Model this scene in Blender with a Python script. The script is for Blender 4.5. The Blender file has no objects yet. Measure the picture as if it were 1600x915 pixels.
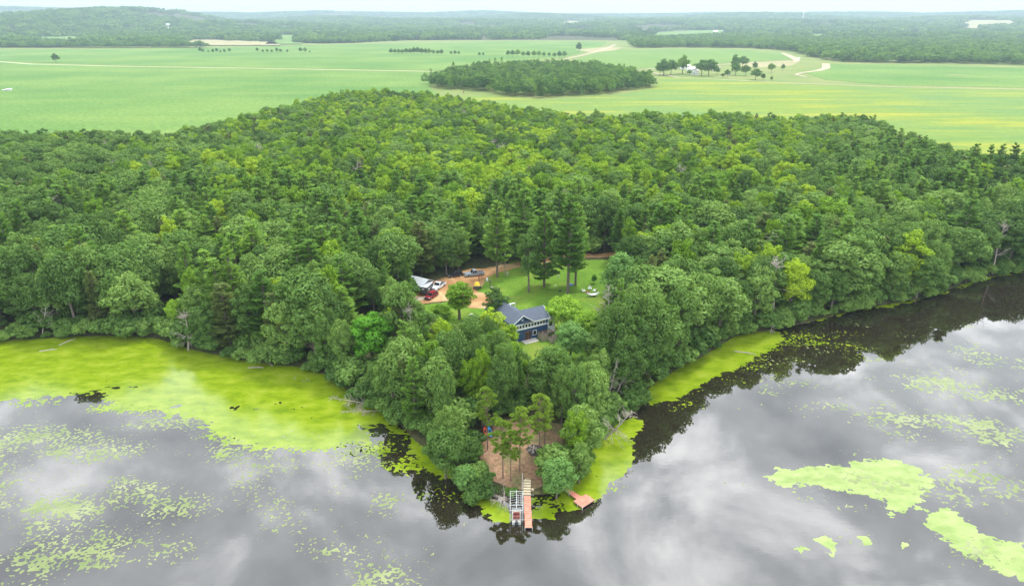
import bpy, bmesh, math, random
import numpy as np
from mathutils import Vector, Matrix

R = math.radians
rng = np.random.default_rng(7)
random.seed(7)
scene = bpy.context.scene
COL = scene.collection

# ------------------------------------------------------------------ camera
CAM_H = 73.0
FPX = 1067.0
PITCH = math.atan(427.5 / FPX)
cam_d = bpy.data.cameras.new('camera')
cam_d.sensor_width = 36.0
cam_d.lens = 36.0 * FPX / 1600.0
cam_d.clip_start = 0.5
cam_d.clip_end = 40000
cam = bpy.data.objects.new('camera', cam_d)
cam.location = (0, 0, CAM_H)
cam.rotation_euler = (R(90) - PITCH, 0, 0)
COL.objects.link(cam)
scene.camera = cam

# ------------------------------------------------------------------ light
SUN_ELEV, SUN_AZ = 60.0, 35.0            # azimuth measured clockwise from the view direction (+Y)
world = bpy.data.worlds.new('World')
scene.world = world
world.use_nodes = True
wn, wl = world.node_tree.nodes, world.node_tree.links
wn.clear()
def N(nodes, typ, **kw):
    n = nodes.new(typ)
    for k, v in kw.items():
        setattr(n, k, v)
    return n
w_out = N(wn, 'ShaderNodeOutputWorld')
sky = N(wn, 'ShaderNodeTexSky')
sky.sky_type = 'NISHITA'
sky.sun_disc = False
sky.sun_elevation = R(SUN_ELEV)
sky.sun_rotation = R(SUN_AZ)
bg_sky = N(wn, 'ShaderNodeBackground'); bg_sky.inputs[1].default_value = 0.13
wl.new(sky.outputs[0], bg_sky.inputs[0])
# cloud deck: a noise laid on a high flat layer, seen from below
tc = N(wn, 'ShaderNodeTexCoord')
sep = N(wn, 'ShaderNodeSeparateXYZ'); wl.new(tc.outputs['Generated'], sep.inputs[0])
zz = N(wn, 'ShaderNodeMath', operation='MAXIMUM'); zz.inputs[1].default_value = 0.0
wl.new(sep.outputs[2], zz.inputs[0])
za = N(wn, 'ShaderNodeMath', operation='ADD'); za.inputs[1].default_value = 0.12
wl.new(zz.outputs[0], za.inputs[0])
dx = N(wn, 'ShaderNodeMath', operation='DIVIDE'); wl.new(sep.outputs[0], dx.inputs[0]); wl.new(za.outputs[0], dx.inputs[1])
dy = N(wn, 'ShaderNodeMath', operation='DIVIDE'); wl.new(sep.outputs[1], dy.inputs[0]); wl.new(za.outputs[0], dy.inputs[1])
cmb = N(wn, 'ShaderNodeCombineXYZ'); wl.new(dx.outputs[0], cmb.inputs[0]); wl.new(dy.outputs[0], cmb.inputs[1])
def wnoise(scale, detail, off, rough=0.5, dist=0.0):
    mp = N(wn, 'ShaderNodeMapping'); mp.inputs['Location'].default_value = off
    wl.new(cmb.outputs[0], mp.inputs[0])
    n = N(wn, 'ShaderNodeTexNoise'); n.inputs['Scale'].default_value = scale
    n.inputs['Detail'].default_value = detail; n.inputs['Roughness'].default_value = rough
    n.inputs['Distortion'].default_value = dist
    wl.new(mp.outputs[0], n.inputs[0]); return n
n1 = wnoise(3.9, 9, (2.35, 4.1, 0), 0.58, 0.35)
n2 = wnoise(1.1, 5, (7.3, -2.2, 3), 0.5, 0.2)
ramp = N(wn, 'ShaderNodeValToRGB')
ramp.color_ramp.elements[0].position = 0.33; ramp.color_ramp.elements[0].color = (1.05, 1.15, 1.27, 1)
ramp.color_ramp.elements[1].position = 0.70; ramp.color_ramp.elements[1].color = (3.7, 3.75, 3.8, 1)
e = ramp.color_ramp.elements.new(0.52); e.color = (1.75, 1.86, 1.97, 1)
gap_d = N(wn, 'ShaderNodeVectorMath', operation='DISTANCE'); gap_d.inputs[1].default_value = (0.37, 1.09, 0)
wl.new(cmb.outputs[0], gap_d.inputs[0])
gap_m = N(wn, 'ShaderNodeMapRange', interpolation_type='SMOOTHSTEP'); gap_m.inputs[1].default_value = 0.0; gap_m.inputs[2].default_value = 0.30
gap_m.inputs[3].default_value = 0.17; gap_m.inputs[4].default_value = 0.0
wl.new(gap_d.outputs['Value'], gap_m.inputs[0])
gap_a = N(wn, 'ShaderNodeMath', operation='ADD'); wl.new(n1.outputs[0], gap_a.inputs[0]); wl.new(gap_m.outputs[0], gap_a.inputs[1])
wl.new(gap_a.outputs[0], ramp.inputs[0])
# towards the horizon many layers of cloud overlap into an even pale veil
hz = N(wn, 'ShaderNodeMapRange'); hz.inputs[1].default_value = 0.04; hz.inputs[2].default_value = 0.30
hz.inputs[3].default_value = 0.0; hz.inputs[4].default_value = 1.0
wl.new(sep.outputs[2], hz.inputs[0])
cm = N(wn, 'ShaderNodeMix', data_type='RGBA')
cm.inputs[6].default_value = (0.92, 0.925, 0.93, 1)
wl.new(hz.outputs[0], cm.inputs[0]); wl.new(ramp.outputs[0], cm.inputs[7])
bg_c = N(wn, 'ShaderNodeBackground'); bg_c.inputs[1].default_value = 1.0
wl.new(cm.outputs[2], bg_c.inputs[0])
cover = N(wn, 'ShaderNodeMapRange'); cover.inputs[1].default_value = 0.30; cover.inputs[2].default_value = 0.42
cover.inputs[3].default_value = 0.8; cover.inputs[4].default_value = 1.0
wl.new(n2.outputs[0], cover.inputs[0])
wmix = N(wn, 'ShaderNodeMixShader')
wl.new(cover.outputs[0], wmix.inputs[0]); wl.new(bg_sky.outputs[0], wmix.inputs[1]); wl.new(bg_c.outputs[0], wmix.inputs[2])
wl.new(wmix.outputs[0], w_out.inputs[0])

sun_d = bpy.data.lights.new('sun', 'SUN')
sun_d.energy = 3.0
sun_d.angle = R(9)
sun_d.color = (1.0, 0.96, 0.9)
sun = bpy.data.objects.new('sun', sun_d)
sdir = Vector((math.sin(R(SUN_AZ)) * math.cos(R(SUN_ELEV)), math.cos(R(SUN_AZ)) * math.cos(R(SUN_ELEV)), math.sin(R(SUN_ELEV))))
sun.rotation_euler = sdir.to_track_quat('Z', 'Y').to_euler()
sun.location = sdir * 300
COL.objects.link(sun)
scene.view_settings.view_transform = 'Standard'
scene.view_settings.look = 'None'
scene.view_settings.exposure = 0.24
scene.view_settings.gamma = 1.0
scene.render.engine = 'CYCLES'
scene.cycles.max_bounces = 6
scene.cycles.diffuse_bounces = 3
scene.cycles.glossy_bounces = 3
scene.cycles.transmission_bounces = 3
scene.cycles.volume_bounces = 0
scene.cycles.transparent_max_bounces = 8

# ------------------------------------------------------------------ numpy noise
def _hash(ix, iy, seed):
    h = (ix.astype(np.int64) * 374761393 + iy.astype(np.int64) * 668265263 + seed * 1442695041) & 0xFFFFFFFF
    h = ((h ^ (h >> 13)) * 1274126177) & 0xFFFFFFFF
    h = h ^ (h >> 16)
    return (h & 0xFFFF) / 65535.0
def vnoise(x, y, seed=0):
    x = np.asarray(x, float); y = np.asarray(y, float)
    ix = np.floor(x); iy = np.floor(y); fx = x - ix; fy = y - iy
    fx = fx * fx * (3 - 2 * fx); fy = fy * fy * (3 - 2 * fy)
    a = _hash(ix, iy, seed); b = _hash(ix + 1, iy, seed); c = _hash(ix, iy + 1, seed); d = _hash(ix + 1, iy + 1, seed)
    return (a + (b - a) * fx) * (1 - fy) + (c + (d - c) * fx) * fy
def fbm(x, y, octs=4, seed=0, gain=0.5):
    s = 0; amp = 1; tot = 0
    x = np.asarray(x, float); y = np.asarray(y, float)
    for o in range(octs):
        s = s + amp * vnoise(x, y, seed + o * 17); tot += amp
        x, y = x * 2.03 + 11.7, y * 2.03 - 5.3; amp *= gain
    return s / tot

# ------------------------------------------------------------------ image <-> ground
SP, CP = math.sin(PITCH), math.cos(PITCH)
def ray(px, py):
    x = (px - 800) / FPX; y = -(py - 457.5) / FPX
    return x, CP + y * SP, -SP + y * CP
def atz(px, py, z=3.0):
    d = ray(px, py); t = (z - CAM_H) / d[2]
    return d[0] * t, d[1] * t
def proj(x, y, z):
    dz = z - CAM_H
    depth = y * CP - dz * SP
    up = y * SP + dz * CP
    return 800 + FPX * x / depth, 457.5 - FPX * up / depth
def sdf(poly, X, Y):
    """signed distance, positive inside"""
    X = np.asarray(X, float); Y = np.asarray(Y, float)
    d = np.full(X.shape, 1e18); ins = np.zeros(X.shape, bool)
    n = len(poly)
    for i in range(n):
        x0, y0 = poly[i]; x1, y1 = poly[(i + 1) % n]
        ex, ey = x1 - x0, y1 - y0
        L = ex * ex + ey * ey + 1e-12
        t = np.clip(((X - x0) * ex + (Y - y0) * ey) / L, 0, 1)
        dd = (X - x0 - t * ex) ** 2 + (Y - y0 - t * ey) ** 2
        d = np.minimum(d, dd)
        if y0 != y1:
            c = ((y0 > Y) != (y1 > Y)) & (X < (x1 - x0) * (Y - y0) / (y1 - y0) + x0)
            ins ^= c
    d = np.sqrt(d)
    return np.where(ins, d, -d)

SHORE_PX = [(0, 533), (60, 529), (120, 526), (200, 524), (250, 530), (300, 546), (350, 557), (400, 566), (470, 574), (510, 586),
            (545, 612), (590, 640), (625, 664), (650, 690), (690, 715), (725, 745), (750, 766), (775, 778), (795, 774), (820, 772), (850, 773), (875, 768),
            (890, 750), (905, 728), (925, 700), (945, 676), (975, 655), (1000, 640), (1005, 615), (1030, 592), (1065, 573), (1100, 556), (1125, 540),
            (1150, 524), (1200, 517), (1250, 507), (1330, 486), (1390, 475), (1450, 465), (1500, 446), (1540, 434), (1600, 421)]
shore = [atz(x, y, 0) for x, y in SHORE_PX]
(xa, ya), (xb, yb) = shore[-2], shore[-1]
LAND = [(-6000, 20000), (-6000, 60), (-900, 120), (-420, 160), (-240, 158), (-170, 150)] + shore + [(xb + (xb - xa) * 5, yb + (yb - ya) * 5), (xb + 420, yb + 190), (xb + 1200, yb + 150), (9000, 100), (9000, 20000)]

SKY_X = [-600, 0, 100, 150, 250, 350, 450, 540, 600, 680, 760, 800, 850, 950, 1050, 1150, 1220, 1290, 1350, 1450, 1500, 1550, 1600, 2200]
SKY_Y = [14, 12, 14, 15, 17, 20, 21, 18, 19, 21, 17.5, 20, 22, 22, 21, 21, 20.5, 20.5, 23, 21, 19, 16, 15, 18]
HILLS = []   # (x, y, height, sx, sy)
def hill_px(px, top, r, wpx, depth):
    x = (px - 800) / FPX; az = math.atan(x / CP)
    el = math.atan((457.5 - top) / FPX) - PITCH
    z = CAM_H + r * math.tan(el)
    HILLS.append((r * math.sin(az), r * math.cos(az), z - 14 - 10, wpx / FPX * r, depth))
hill_px(275, 25, 4700, 50, 600)
hill_px(60, 29, 5200, 120, 700)
hill_px(420, 34, 4300, 90, 500)
hill_px(-200, 29, 4600, 160, 700)
hill_px(700, 32, 5600, 120, 500)
hill_px(1000, 32, 5400, 160, 500)
hill_px(1540, 33, 5600, 90, 600)
hill_px(1250, 35, 5000, 130, 500)
hill_px(150, 38, 3700, 60, 300); hill_px(560, 30, 6300, 70, 400); hill_px(860, 27, 7000, 90, 400); hill_px(1130, 28, 6800, 100, 400)
hill_px(1400, 30, 6500, 80, 400); hill_px(340, 30, 5400, 50, 400); hill_px(940, 38, 4300, 70, 300)
def terrain_h(X, Y):
    X = np.asarray(X, float); Y = np.asarray(Y, float)
    d = sdf(LAND, X, Y)
    h = np.where(d < 0, np.maximum(-2.0, d * 0.4), 3.0 * (1 - np.exp(-np.maximum(d, 0) / 11.0)))
    r = np.hypot(X, Y)
    far = np.clip((r - 2500) / 1500, 0, 1); far = far * far * (3 - 2 * far)
    h = h + far * (16 * fbm(X / 900, Y / 900, 3, 5) + 2)
    for hx, hy, hh, sx, sy in HILLS:
        h = h + far * hh * np.exp(-((X - hx) / sx) ** 2 * 0.5 - ((Y - hy) / sy) ** 2 * 0.5)
    az = np.arctan2(X, Y)
    px = 800 + FPX * np.tan(np.clip(az, -1.2, 1.2)) * CP
    el = np.arctan((457.5 - np.interp(px, SKY_X, SKY_Y)) / FPX) - PITCH
    ridge = CAM_H + 9000 * np.tan(el) - 26
    pr = np.clip((r - 6800) / 2200, 0, 1); pr = pr * pr * (3 - 2 * pr)
    bump = 0.75 + 0.35 * fbm(X / 700, Y / 700, 4, 9)
    h = h + pr * ridge * np.where(r < 8600, bump, 1.0)
    pr2 = np.clip(1 - np.abs(r - 6900) / 900, 0, 1)
    h = h + pr2 * 70 * fbm(X / 1100, Y / 1500, 3, 31) ** 1.5
    return h
_T = np.concatenate([np.geomspace(80, 1500, 60), np.linspace(1520, 11500, 500)])
def at(px, py, dz=0.0):
    """the ground point (plus dz) that shows at photo pixel px, py"""
    d = ray(px, py)
    if py > 75:
        z = 3.0
        for _ in range(5):
            x, y = atz(px, py, z + dz)
            z = float(terrain_h(np.array([x]), np.array([y]))[0])
        return Vector((x, y, z))
    gap = CAM_H + d[2] * _T - terrain_h(d[0] * _T, d[1] * _T) - dz
    hit = np.nonzero(gap < 0)[0]
    if len(hit) == 0: t = _T[-1]
    else:
        i = max(int(hit[0]), 1); t = _T[i - 1] + (_T[i] - _T[i - 1]) * gap[i - 1] / (gap[i - 1] - gap[i])
    return Vector((d[0] * t, d[1] * t, CAM_H + d[2] * t - dz))
def gz(x, y):
    return float(terrain_h(np.array([x]), np.array([y]))[0])

# ------------------------------------------------------------------ materials
def mat(name):
    m = bpy.data.materials.new(name); m.use_nodes = True
    nt = m.node_tree; nt.nodes.clear()
    return m, nt.nodes, nt.links
def ramp_node(nodes, stops):
    r = nodes.new('ShaderNodeValToRGB')
    while len(r.color_ramp.elements) > 1:
        r.color_ramp.elements.remove(r.color_ramp.elements[-1])
    r.color_ramp.elements[0].position = stops[0][0]; r.color_ramp.elements[0].color = (*stops[0][1], 1)
    for p, c in stops[1:]:
        e = r.color_ramp.elements.new(p); e.color = (*c, 1)
    return r
def noise_node(nodes, links, scale, detail=4, stretch=(1, 1, 1), coord='Object', rough=0.55, rot=0):
    t = nodes.new('ShaderNodeTexCoord'); mp = nodes.new('ShaderNodeMapping')
    mp.inputs['Scale'].default_value = stretch; mp.inputs['Rotation'].default_value = (0, 0, rot)
    links.new(t.outputs[coord], mp.inputs[0])
    n = nodes.new('ShaderNodeTexNoise'); n.inputs['Scale'].default_value = scale; n.inputs['Detail'].default_value = detail
    n.inputs['Roughness'].default_value = rough
    links.new(mp.outputs[0], n.inputs[0]); return n
def simple(name, col, rough=0.6, metal=0.0, var=0.12, scale=3.0, spec=0.5, alpha=None):
    m, n, l = mat(name)
    o = n.new('ShaderNodeOutputMaterial'); b = n.new('ShaderNodeBsdfPrincipled')
    t = noise_node(n, l, scale, 4)
    r = ramp_node(n, [(0.3, tuple(c * (1 - var) for c in col)), (0.7, tuple(min(1, c * (1 + var)) for c in col))])
    l.new(t.outputs[0], r.inputs[0]); l.new(r.outputs[0], b.inputs['Base Color'])
    b.inputs['Roughness'].default_value = rough; b.inputs['Metallic'].default_value = metal
    b.inputs['Specular IOR Level'].default_value = spec
    l.new(b.outputs[0], o.inputs[0]); return m
def ground_mat(name, stops, scale, stretch=(1, 1, 1), fine=(8.0, 0.25), rough=0.9, rot=0, big=None, bump=0.0):
    m, n, l = mat(name)
    o = n.new('ShaderNodeOutputMaterial'); b = n.new('ShaderNodeBsdfPrincipled')
    b.inputs['Roughness'].default_value = rough; b.inputs['Specular IOR Level'].default_value = 0.08
    t = noise_node(n, l, scale, 6, stretch, rot=rot)
    r = ramp_node(n, stops); l.new(t.outputs[0], r.inputs[0])
    f = noise_node(n, l, fine[0], 5)
    mr = n.new('ShaderNodeMapRange'); mr.inputs[1].default_value = 0.3; mr.inputs[2].default_value = 0.7
    mr.inputs[3].default_value = 1 - fine[1]; mr.inputs[4].default_value = 1 + fine[1]
    l.new(f.outputs[0], mr.inputs[0])
    mx = n.new('ShaderNodeMix'); mx.data_type = 'RGBA'; mx.blend_type = 'MULTIPLY'; mx.inputs[0].default_value = 1
    l.new(r.outputs[0], mx.inputs[6]); l.new(mr.outputs[0], mx.inputs[7])
    src = mx.outputs[2]
    if big:
        g = noise_node(n, l, big[0], 3)
        gr = ramp_node(n, big[1]); l.new(g.outputs[0], gr.inputs[0])
        m2 = n.new('ShaderNodeMix'); m2.data_type = 'RGBA'; m2.blend_type = 'MULTIPLY'; m2.inputs[0].default_value = 1
        l.new(src, m2.inputs[6]); l.new(gr.outputs[0], m2.inputs[7]); src = m2.outputs[2]
    l.new(src, b.inputs['Base Color']); l.new(b.outputs[0], o.inputs[0])
    if bump:
        bp = n.new('ShaderNodeBump'); bp.inputs['Strength'].default_value = 0.6; bp.inputs['Distance'].default_value = bump
        l.new(f.outputs[0], bp.inputs['Height']); l.new(bp.outputs[0], b.inputs['Normal'])
    return m
def leaf_mat(name, dark, mid, light, transl=0.25, spread=1.0):
    """colour differs from tree to tree (random), from patch to patch of the wood, and from leaf to leaf (tint)"""
    m, n, l = mat(name)
    o = n.new('ShaderNodeOutputMaterial')
    info = n.new('ShaderNodeObjectInfo'); att = n.new('ShaderNodeAttribute'); att.attribute_name = 'tint'
    ns = n.new('ShaderNodeTexNoise'); ns.inputs['Scale'].default_value = 0.013; ns.inputs['Detail'].default_value = 2
    l.new(info.outputs['Location'], ns.inputs[0])
    a = n.new('ShaderNodeMath'); a.operation = 'MULTIPLY_ADD'; a.inputs[1].default_value = 0.85 * spread; a.inputs[2].default_value = 0.5 - 0.425 * spread
    l.new(info.outputs['Random'], a.inputs[0])
    b1 = n.new('ShaderNodeMath'); b1.operation = 'MULTIPLY_ADD'; b1.inputs[1].default_value = 0.35; b1.inputs[2].default_value = -0.175
    l.new(att.outputs['Fac'], b1.inputs[0])
    c1 = n.new('ShaderNodeMath'); c1.operation = 'MULTIPLY_ADD'; c1.inputs[1].default_value = 0.9; c1.inputs[2].default_value = -0.45
    l.new(ns.outputs[0], c1.inputs[0])
    s1 = n.new('ShaderNodeMath'); s1.operation = 'ADD'; l.new(a.outputs[0], s1.inputs[0]); l.new(b1.outputs[0], s1.inputs[1])
    s2 = n.new('ShaderNodeMath'); s2.operation = 'ADD'; s2.use_clamp = True; l.new(s1.outputs[0], s2.inputs[0]); l.new(c1.outputs[0], s2.inputs[1])
    r = ramp_node(n, [(0.0, dark), (0.5, mid), (1.0, light)]); l.new(s2.outputs[0], r.inputs[0])
    d = n.new('ShaderNodeBsdfDiffuse'); l.new(r.outputs[0], d.inputs[0])
    t = n.new('ShaderNodeBsdfTranslucent')
    mu = n.new('ShaderNodeMix'); mu.data_type = 'RGBA'; mu.blend_type = 'MULTIPLY'; mu.inputs[0].default_value = 1
    mu.inputs[7].default_value = (1.35, 1.25, 0.55, 1); l.new(r.outputs[0], mu.inputs[6]); l.new(mu.outputs[2], t.inputs[0])
    mx = n.new('ShaderNodeMixShader'); mx.inputs[0].default_value = transl
    l.new(d.outputs[0], mx.inputs[1]); l.new(t.outputs[0], mx.inputs[2])
    g = n.new('ShaderNodeBsdfGlossy'); g.inputs['Roughness'].default_value = 0.5; g.inputs[0].default_value = (0.8, 0.85, 0.8, 1)
    m3 = n.new('ShaderNodeMixShader'); m3.inputs[0].default_value = 0.012
    l.new(mx.outputs[0], m3.inputs[1]); l.new(g.outputs[0], m3.inputs[2])
    l.new(m3.outputs[0], o.inputs[0]); return m

M = {}
M['oak'] = leaf_mat('oak_leaves', (0.062, 0.130, 0.024), (0.120, 0.225, 0.042), (0.205, 0.330, 0.070))
M['maple'] = leaf_mat('maple_leaves', (0.095, 0.205, 0.012), (0.185, 0.330, 0.017), (0.330, 0.460, 0.024))
M['lime'] = leaf_mat('lime_green_leaves', (0.19, 0.36, 0.025), (0.25, 0.43, 0.035), (0.31, 0.50, 0.05), 0.3, 0.3)
M['vivid'] = leaf_mat('vivid_green_leaves', (0.085, 0.25, 0.015), (0.11, 0.30, 0.02), (0.15, 0.37, 0.025), 0.3, 0.3)
M['pale'] = leaf_mat('pale_green_leaves', (0.12, 0.24, 0.06), (0.16, 0.31, 0.075), (0.21, 0.38, 0.10), 0.25, 0.4)
M['pine'] = leaf_mat('white_pine_needles', (0.080, 0.185, 0.028), (0.145, 0.290, 0.042), (0.220, 0.380, 0.055), 0.28)
M['redpine'] = leaf_mat('red_pine_needles', (0.14, 0.24, 0.025), (0.19, 0.30, 0.03), (0.25, 0.37, 0.04), 0.2, 0.6)
M['olive'] = leaf_mat('jack_pine_needles', (0.11, 0.165, 0.04), (0.155, 0.21, 0.05), (0.21, 0.26, 0.08), 0.15, 0.8)
M['far'] = leaf_mat('far_wood_leaves', (0.050, 0.125, 0.022), (0.100, 0.215, 0.032), (0.180, 0.310, 0.042))
M['reed'] = leaf_mat('shore_weeds', (0.05, 0.12, 0.02), (0.08, 0.18, 0.03), (0.12, 0.25, 0.04))
M['bark'] = simple('grey_bark', (0.16, 0.13, 0.105), 0.9, var=0.3, scale=2.0)
M['pinebark'] = simple('red_pine_bark', (0.20, 0.13, 0.10), 0.9, var=0.3, scale=2.0)
M['birch'] = simple('pale_bark', (0.52, 0.47, 0.42), 0.8, var=0.2, scale=2.0)
M['dead'] = simple('bleached_dead_wood', (0.36, 0.31, 0.27), 0.9, var=0.25, scale=1.5)
M['floor'] = ground_mat('forest_floor', [(0.35, (0.045, 0.06, 0.022)), (0.65, (0.09, 0.085, 0.04))], 0.15, fine=(1.5, 0.4))
M['grass'] = ground_mat('lawn_grass', [(0.30, (0.085, 0.175, 0.018)), (0.5, (0.115, 0.215, 0.022)), (0.7, (0.19, 0.23, 0.04))], 0.12, fine=(2.2, 0.28))
M['gravel'] = ground_mat('sandy_driveway', [(0.3, (0.26, 0.13, 0.055)), (0.5, (0.37, 0.21, 0.095)), (0.68, (0.50, 0.36, 0.19))], 0.16, fine=(2.5, 0.18))
M['litter'] = ground_mat('pine_needle_litter', [(0.30, (0.10, 0.13, 0.04)), (0.42, (0.17, 0.145, 0.07)), (0.55, (0.27, 0.165, 0.10)), (0.75, (0.31, 0.20, 0.13))], 0.22, fine=(2.0, 0.35), bump=0.08)
M['soy'] = ground_mat('soybean_field', [(0.2, (0.092, 0.190, 0.040)), (0.5, (0.116, 0.212, 0.046)), (0.8, (0.145, 0.232, 0.053))], 0.012, (0.3, 1.8, 1), (0.35, 0.3), rot=0.1,
                      big=(0.006, [(0.38, (0.76, 0.88, 0.80)), (0.62, (1.22, 1.09, 1.08))]))
M['soy2'] = ground_mat('corn_field', [(0.3, (0.11, 0.20, 0.042)), (0.7, (0.145, 0.23, 0.055))], 0.01, (1.2, 0.4, 1), (0.3, 0.08))
M['hay'] = ground_mat('hay_field', [(0.36, (0.115, 0.205, 0.05)), (0.44, (0.165, 0.235, 0.05)), (0.5, (0.125, 0.21, 0.055)), (0.57, (0.195, 0.25, 0.042)), (0.68, (0.27, 0.275, 0.045))], 0.05, (0.12, 1.0, 1), (0.25, 0.12), rot=-0.05,
                      big=(0.0055, [(0.36, (0.86, 0.96, 1.1)), (0.62, (1.12, 1.04, 0.75))]))
M['meadow'] = ground_mat('rough_meadow', [(0.3, (0.13, 0.20, 0.05)), (0.6, (0.19, 0.225, 0.07)), (0.8, (0.26, 0.25, 0.11))], 0.02, (1, 1, 1), (0.3, 0.12))
M['tan'] = ground_mat('dry_stubble', [(0.3, (0.26, 0.26, 0.12)), (0.7, (0.34, 0.29, 0.17))], 0.02, (1, 1, 1), (0.3, 0.1))
M['track'] = ground_mat('sandy_track', [(0.3, (0.34, 0.29, 0.20)), (0.7, (0.46, 0.38, 0.28))], 0.05, (1, 1, 1), (0.6, 0.12))
M['grasstrack'] = ground_mat('grassy_track', [(0.3, (0.34, 0.42, 0.19)), (0.7, (0.46, 0.47, 0.27))], 0.05, (1, 1, 1), (0.6, 0.12))
M['furrow'] = ground_mat('wet_furrow', [(0.3, (0.09, 0.17, 0.06)), (0.7, (0.13, 0.22, 0.08))], 0.05, (1, 1, 1), (0.6, 0.12))
M['scorch'] = ground_mat('burnt_ground', [(0.3, (0.03, 0.028, 0.028)), (0.7, (0.07, 0.06, 0.05))], 0.8, fine=(3, 0.3))

def water_mat():
    m, n, l = mat('lake_water')
    o = n.new('ShaderNodeOutputMaterial')
    d = n.new('ShaderNodeBsdfDiffuse'); d.inputs[0].default_value = (0.018, 0.014, 0.009, 1)
    g = n.new('ShaderNodeBsdfGlossy'); g.inputs['Roughness'].default_value = 0.006; g.inputs[0].default_value = (1, 1, 1, 1)
    fr = n.new('ShaderNodeFresnel'); fr.inputs[0].default_value = 2.3
    a = noise_node(n, l, 0.55, 3, (1, 2.2, 1)); bmp = n.new('ShaderNodeBump')
    bmp.inputs['Strength'].default_value = 0.16; bmp.inputs['Distance'].default_value = 0.012
    l.new(a.outputs[0], bmp.inputs['Height']); l.new(bmp.outputs[0], g.inputs['Normal'])
    mx = n.new('ShaderNodeMixShader')
    l.new(fr.outputs[0], mx.inputs[0]); l.new(d.outputs[0], mx.inputs[1]); l.new(g.outputs[0], mx.inputs[2]); l.new(mx.outputs[0], o.inputs[0])
    return m
M['water'] = water_mat()
def weed_mat(name, c0, c1, c2, gloss=0.12, scale=0.25):
    m, n, l = mat(name)
    o = n.new('ShaderNodeOutputMaterial')
    t = noise_node(n, l, scale, 6, (1, 1.6, 1), rough=0.62); r = ramp_node(n, [(0.3, c0), (0.5, c1), (0.72, c2)]); l.new(t.outputs[0], r.inputs[0])
    f = noise_node(n, l, 5.0, 4); mr = n.new('ShaderNodeMapRange'); mr.inputs[1].default_value = 0.3; mr.inputs[2].default_value = 0.7; mr.inputs[3].default_value = 0.9; mr.inputs[4].default_value = 1.1
    l.new(f.outputs[0], mr.inputs[0])
    mm = n.new('ShaderNodeMix'); mm.data_type = 'RGBA'; mm.blend_type = 'MULTIPLY'; mm.inputs[0].default_value = 1
    l.new(r.outputs[0], mm.inputs[6]); l.new(mr.outputs[0], mm.inputs[7])
    d = n.new('ShaderNodeBsdfDiffuse'); l.new(mm.outputs[2], d.inputs[0])
    g = n.new('ShaderNodeBsdfGlossy'); g.inputs['Roughness'].default_value = 0.16
    fr = n.new('ShaderNodeFresnel'); fr.inputs[0].default_value = 1.6
    sc = n.new('ShaderNodeMath'); sc.operation = 'MULTIPLY'; sc.inputs[1].default_value = gloss / 0.12; l.new(fr.outputs[0], sc.inputs[0])
    mx = n.new('ShaderNodeMixShader'); l.new(sc.outputs[0], mx.inputs[0]); l.new(d.outputs[0], mx.inputs[1]); l.new(g.outputs[0], mx.inputs[2])
    l.new(mx.outputs[0], o.inputs[0]); return m
M['weed'] = weed_mat('duckweed', (0.110, 0.185, 0.004), (0.180, 0.262, 0.006), (0.255, 0.315, 0.03), 0.12)
M['algae'] = weed_mat('pale_algae', (0.15, 0.23, 0.045), (0.23, 0.305, 0.085), (0.31, 0.36, 0.14), 0.10)
M['lily'] = weed_mat('lily_pads', (0.12, 0.165, 0.05), (0.18, 0.22, 0.08), (0.26, 0.29, 0.14), 0.10, 0.15)

# ------------------------------------------------------------------ object helpers
def tag(o, label=None, cat=None, group=None, kind=None):
    if label: o['label'] = label
    if cat: o['category'] = cat
    if group: o['group'] = group
    if kind: o['kind'] = kind
    return o
def link(name, me, parent=None, m=None):
    if m is not None and len(me.materials) == 0: me.materials.append(m)
    o = bpy.data.objects.new(name, me); COL.objects.link(o)
    if parent: o.parent = parent
    return o
def thing(name, label, cat, loc=(0, 0, 0), rz=0, group=None):
    o = bpy.data.objects.new(name, None); o.location = loc; o.rotation_euler = (0, 0, rz); o.empty_display_size = 0.5
    COL.objects.link(o); return tag(o, label, cat, group)
def np_mesh(name, V, Q, m=None, tint=None, smooth=False):
    """mesh from numpy arrays, all faces with the same vertex count"""
    V = np.asarray(V, np.float32); Q = np.asarray(Q, np.int32)
    me = bpy.data.meshes.new(name)
    nv, nf, k = len(V), len(Q), Q.shape[1]
    me.vertices.add(nv); me.vertices.foreach_set('co', V.ravel())
    me.loops.add(nf * k); me.loops.foreach_set('vertex_index', Q.ravel())
    me.polygons.add(nf); me.polygons.foreach_set('loop_start', np.arange(0, nf * k, k, dtype=np.int32))
    if tint is not None:
        at_ = me.attributes.new('tint', 'FLOAT', 'FACE'); at_.data.foreach_set('value', np.asarray(tint, np.float32))
    me.update(calc_edges=True)
    if smooth: me.polygons.foreach_set('use_smooth', np.ones(nf, bool))
    if m: me.materials.append(m)
    return me
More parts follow.
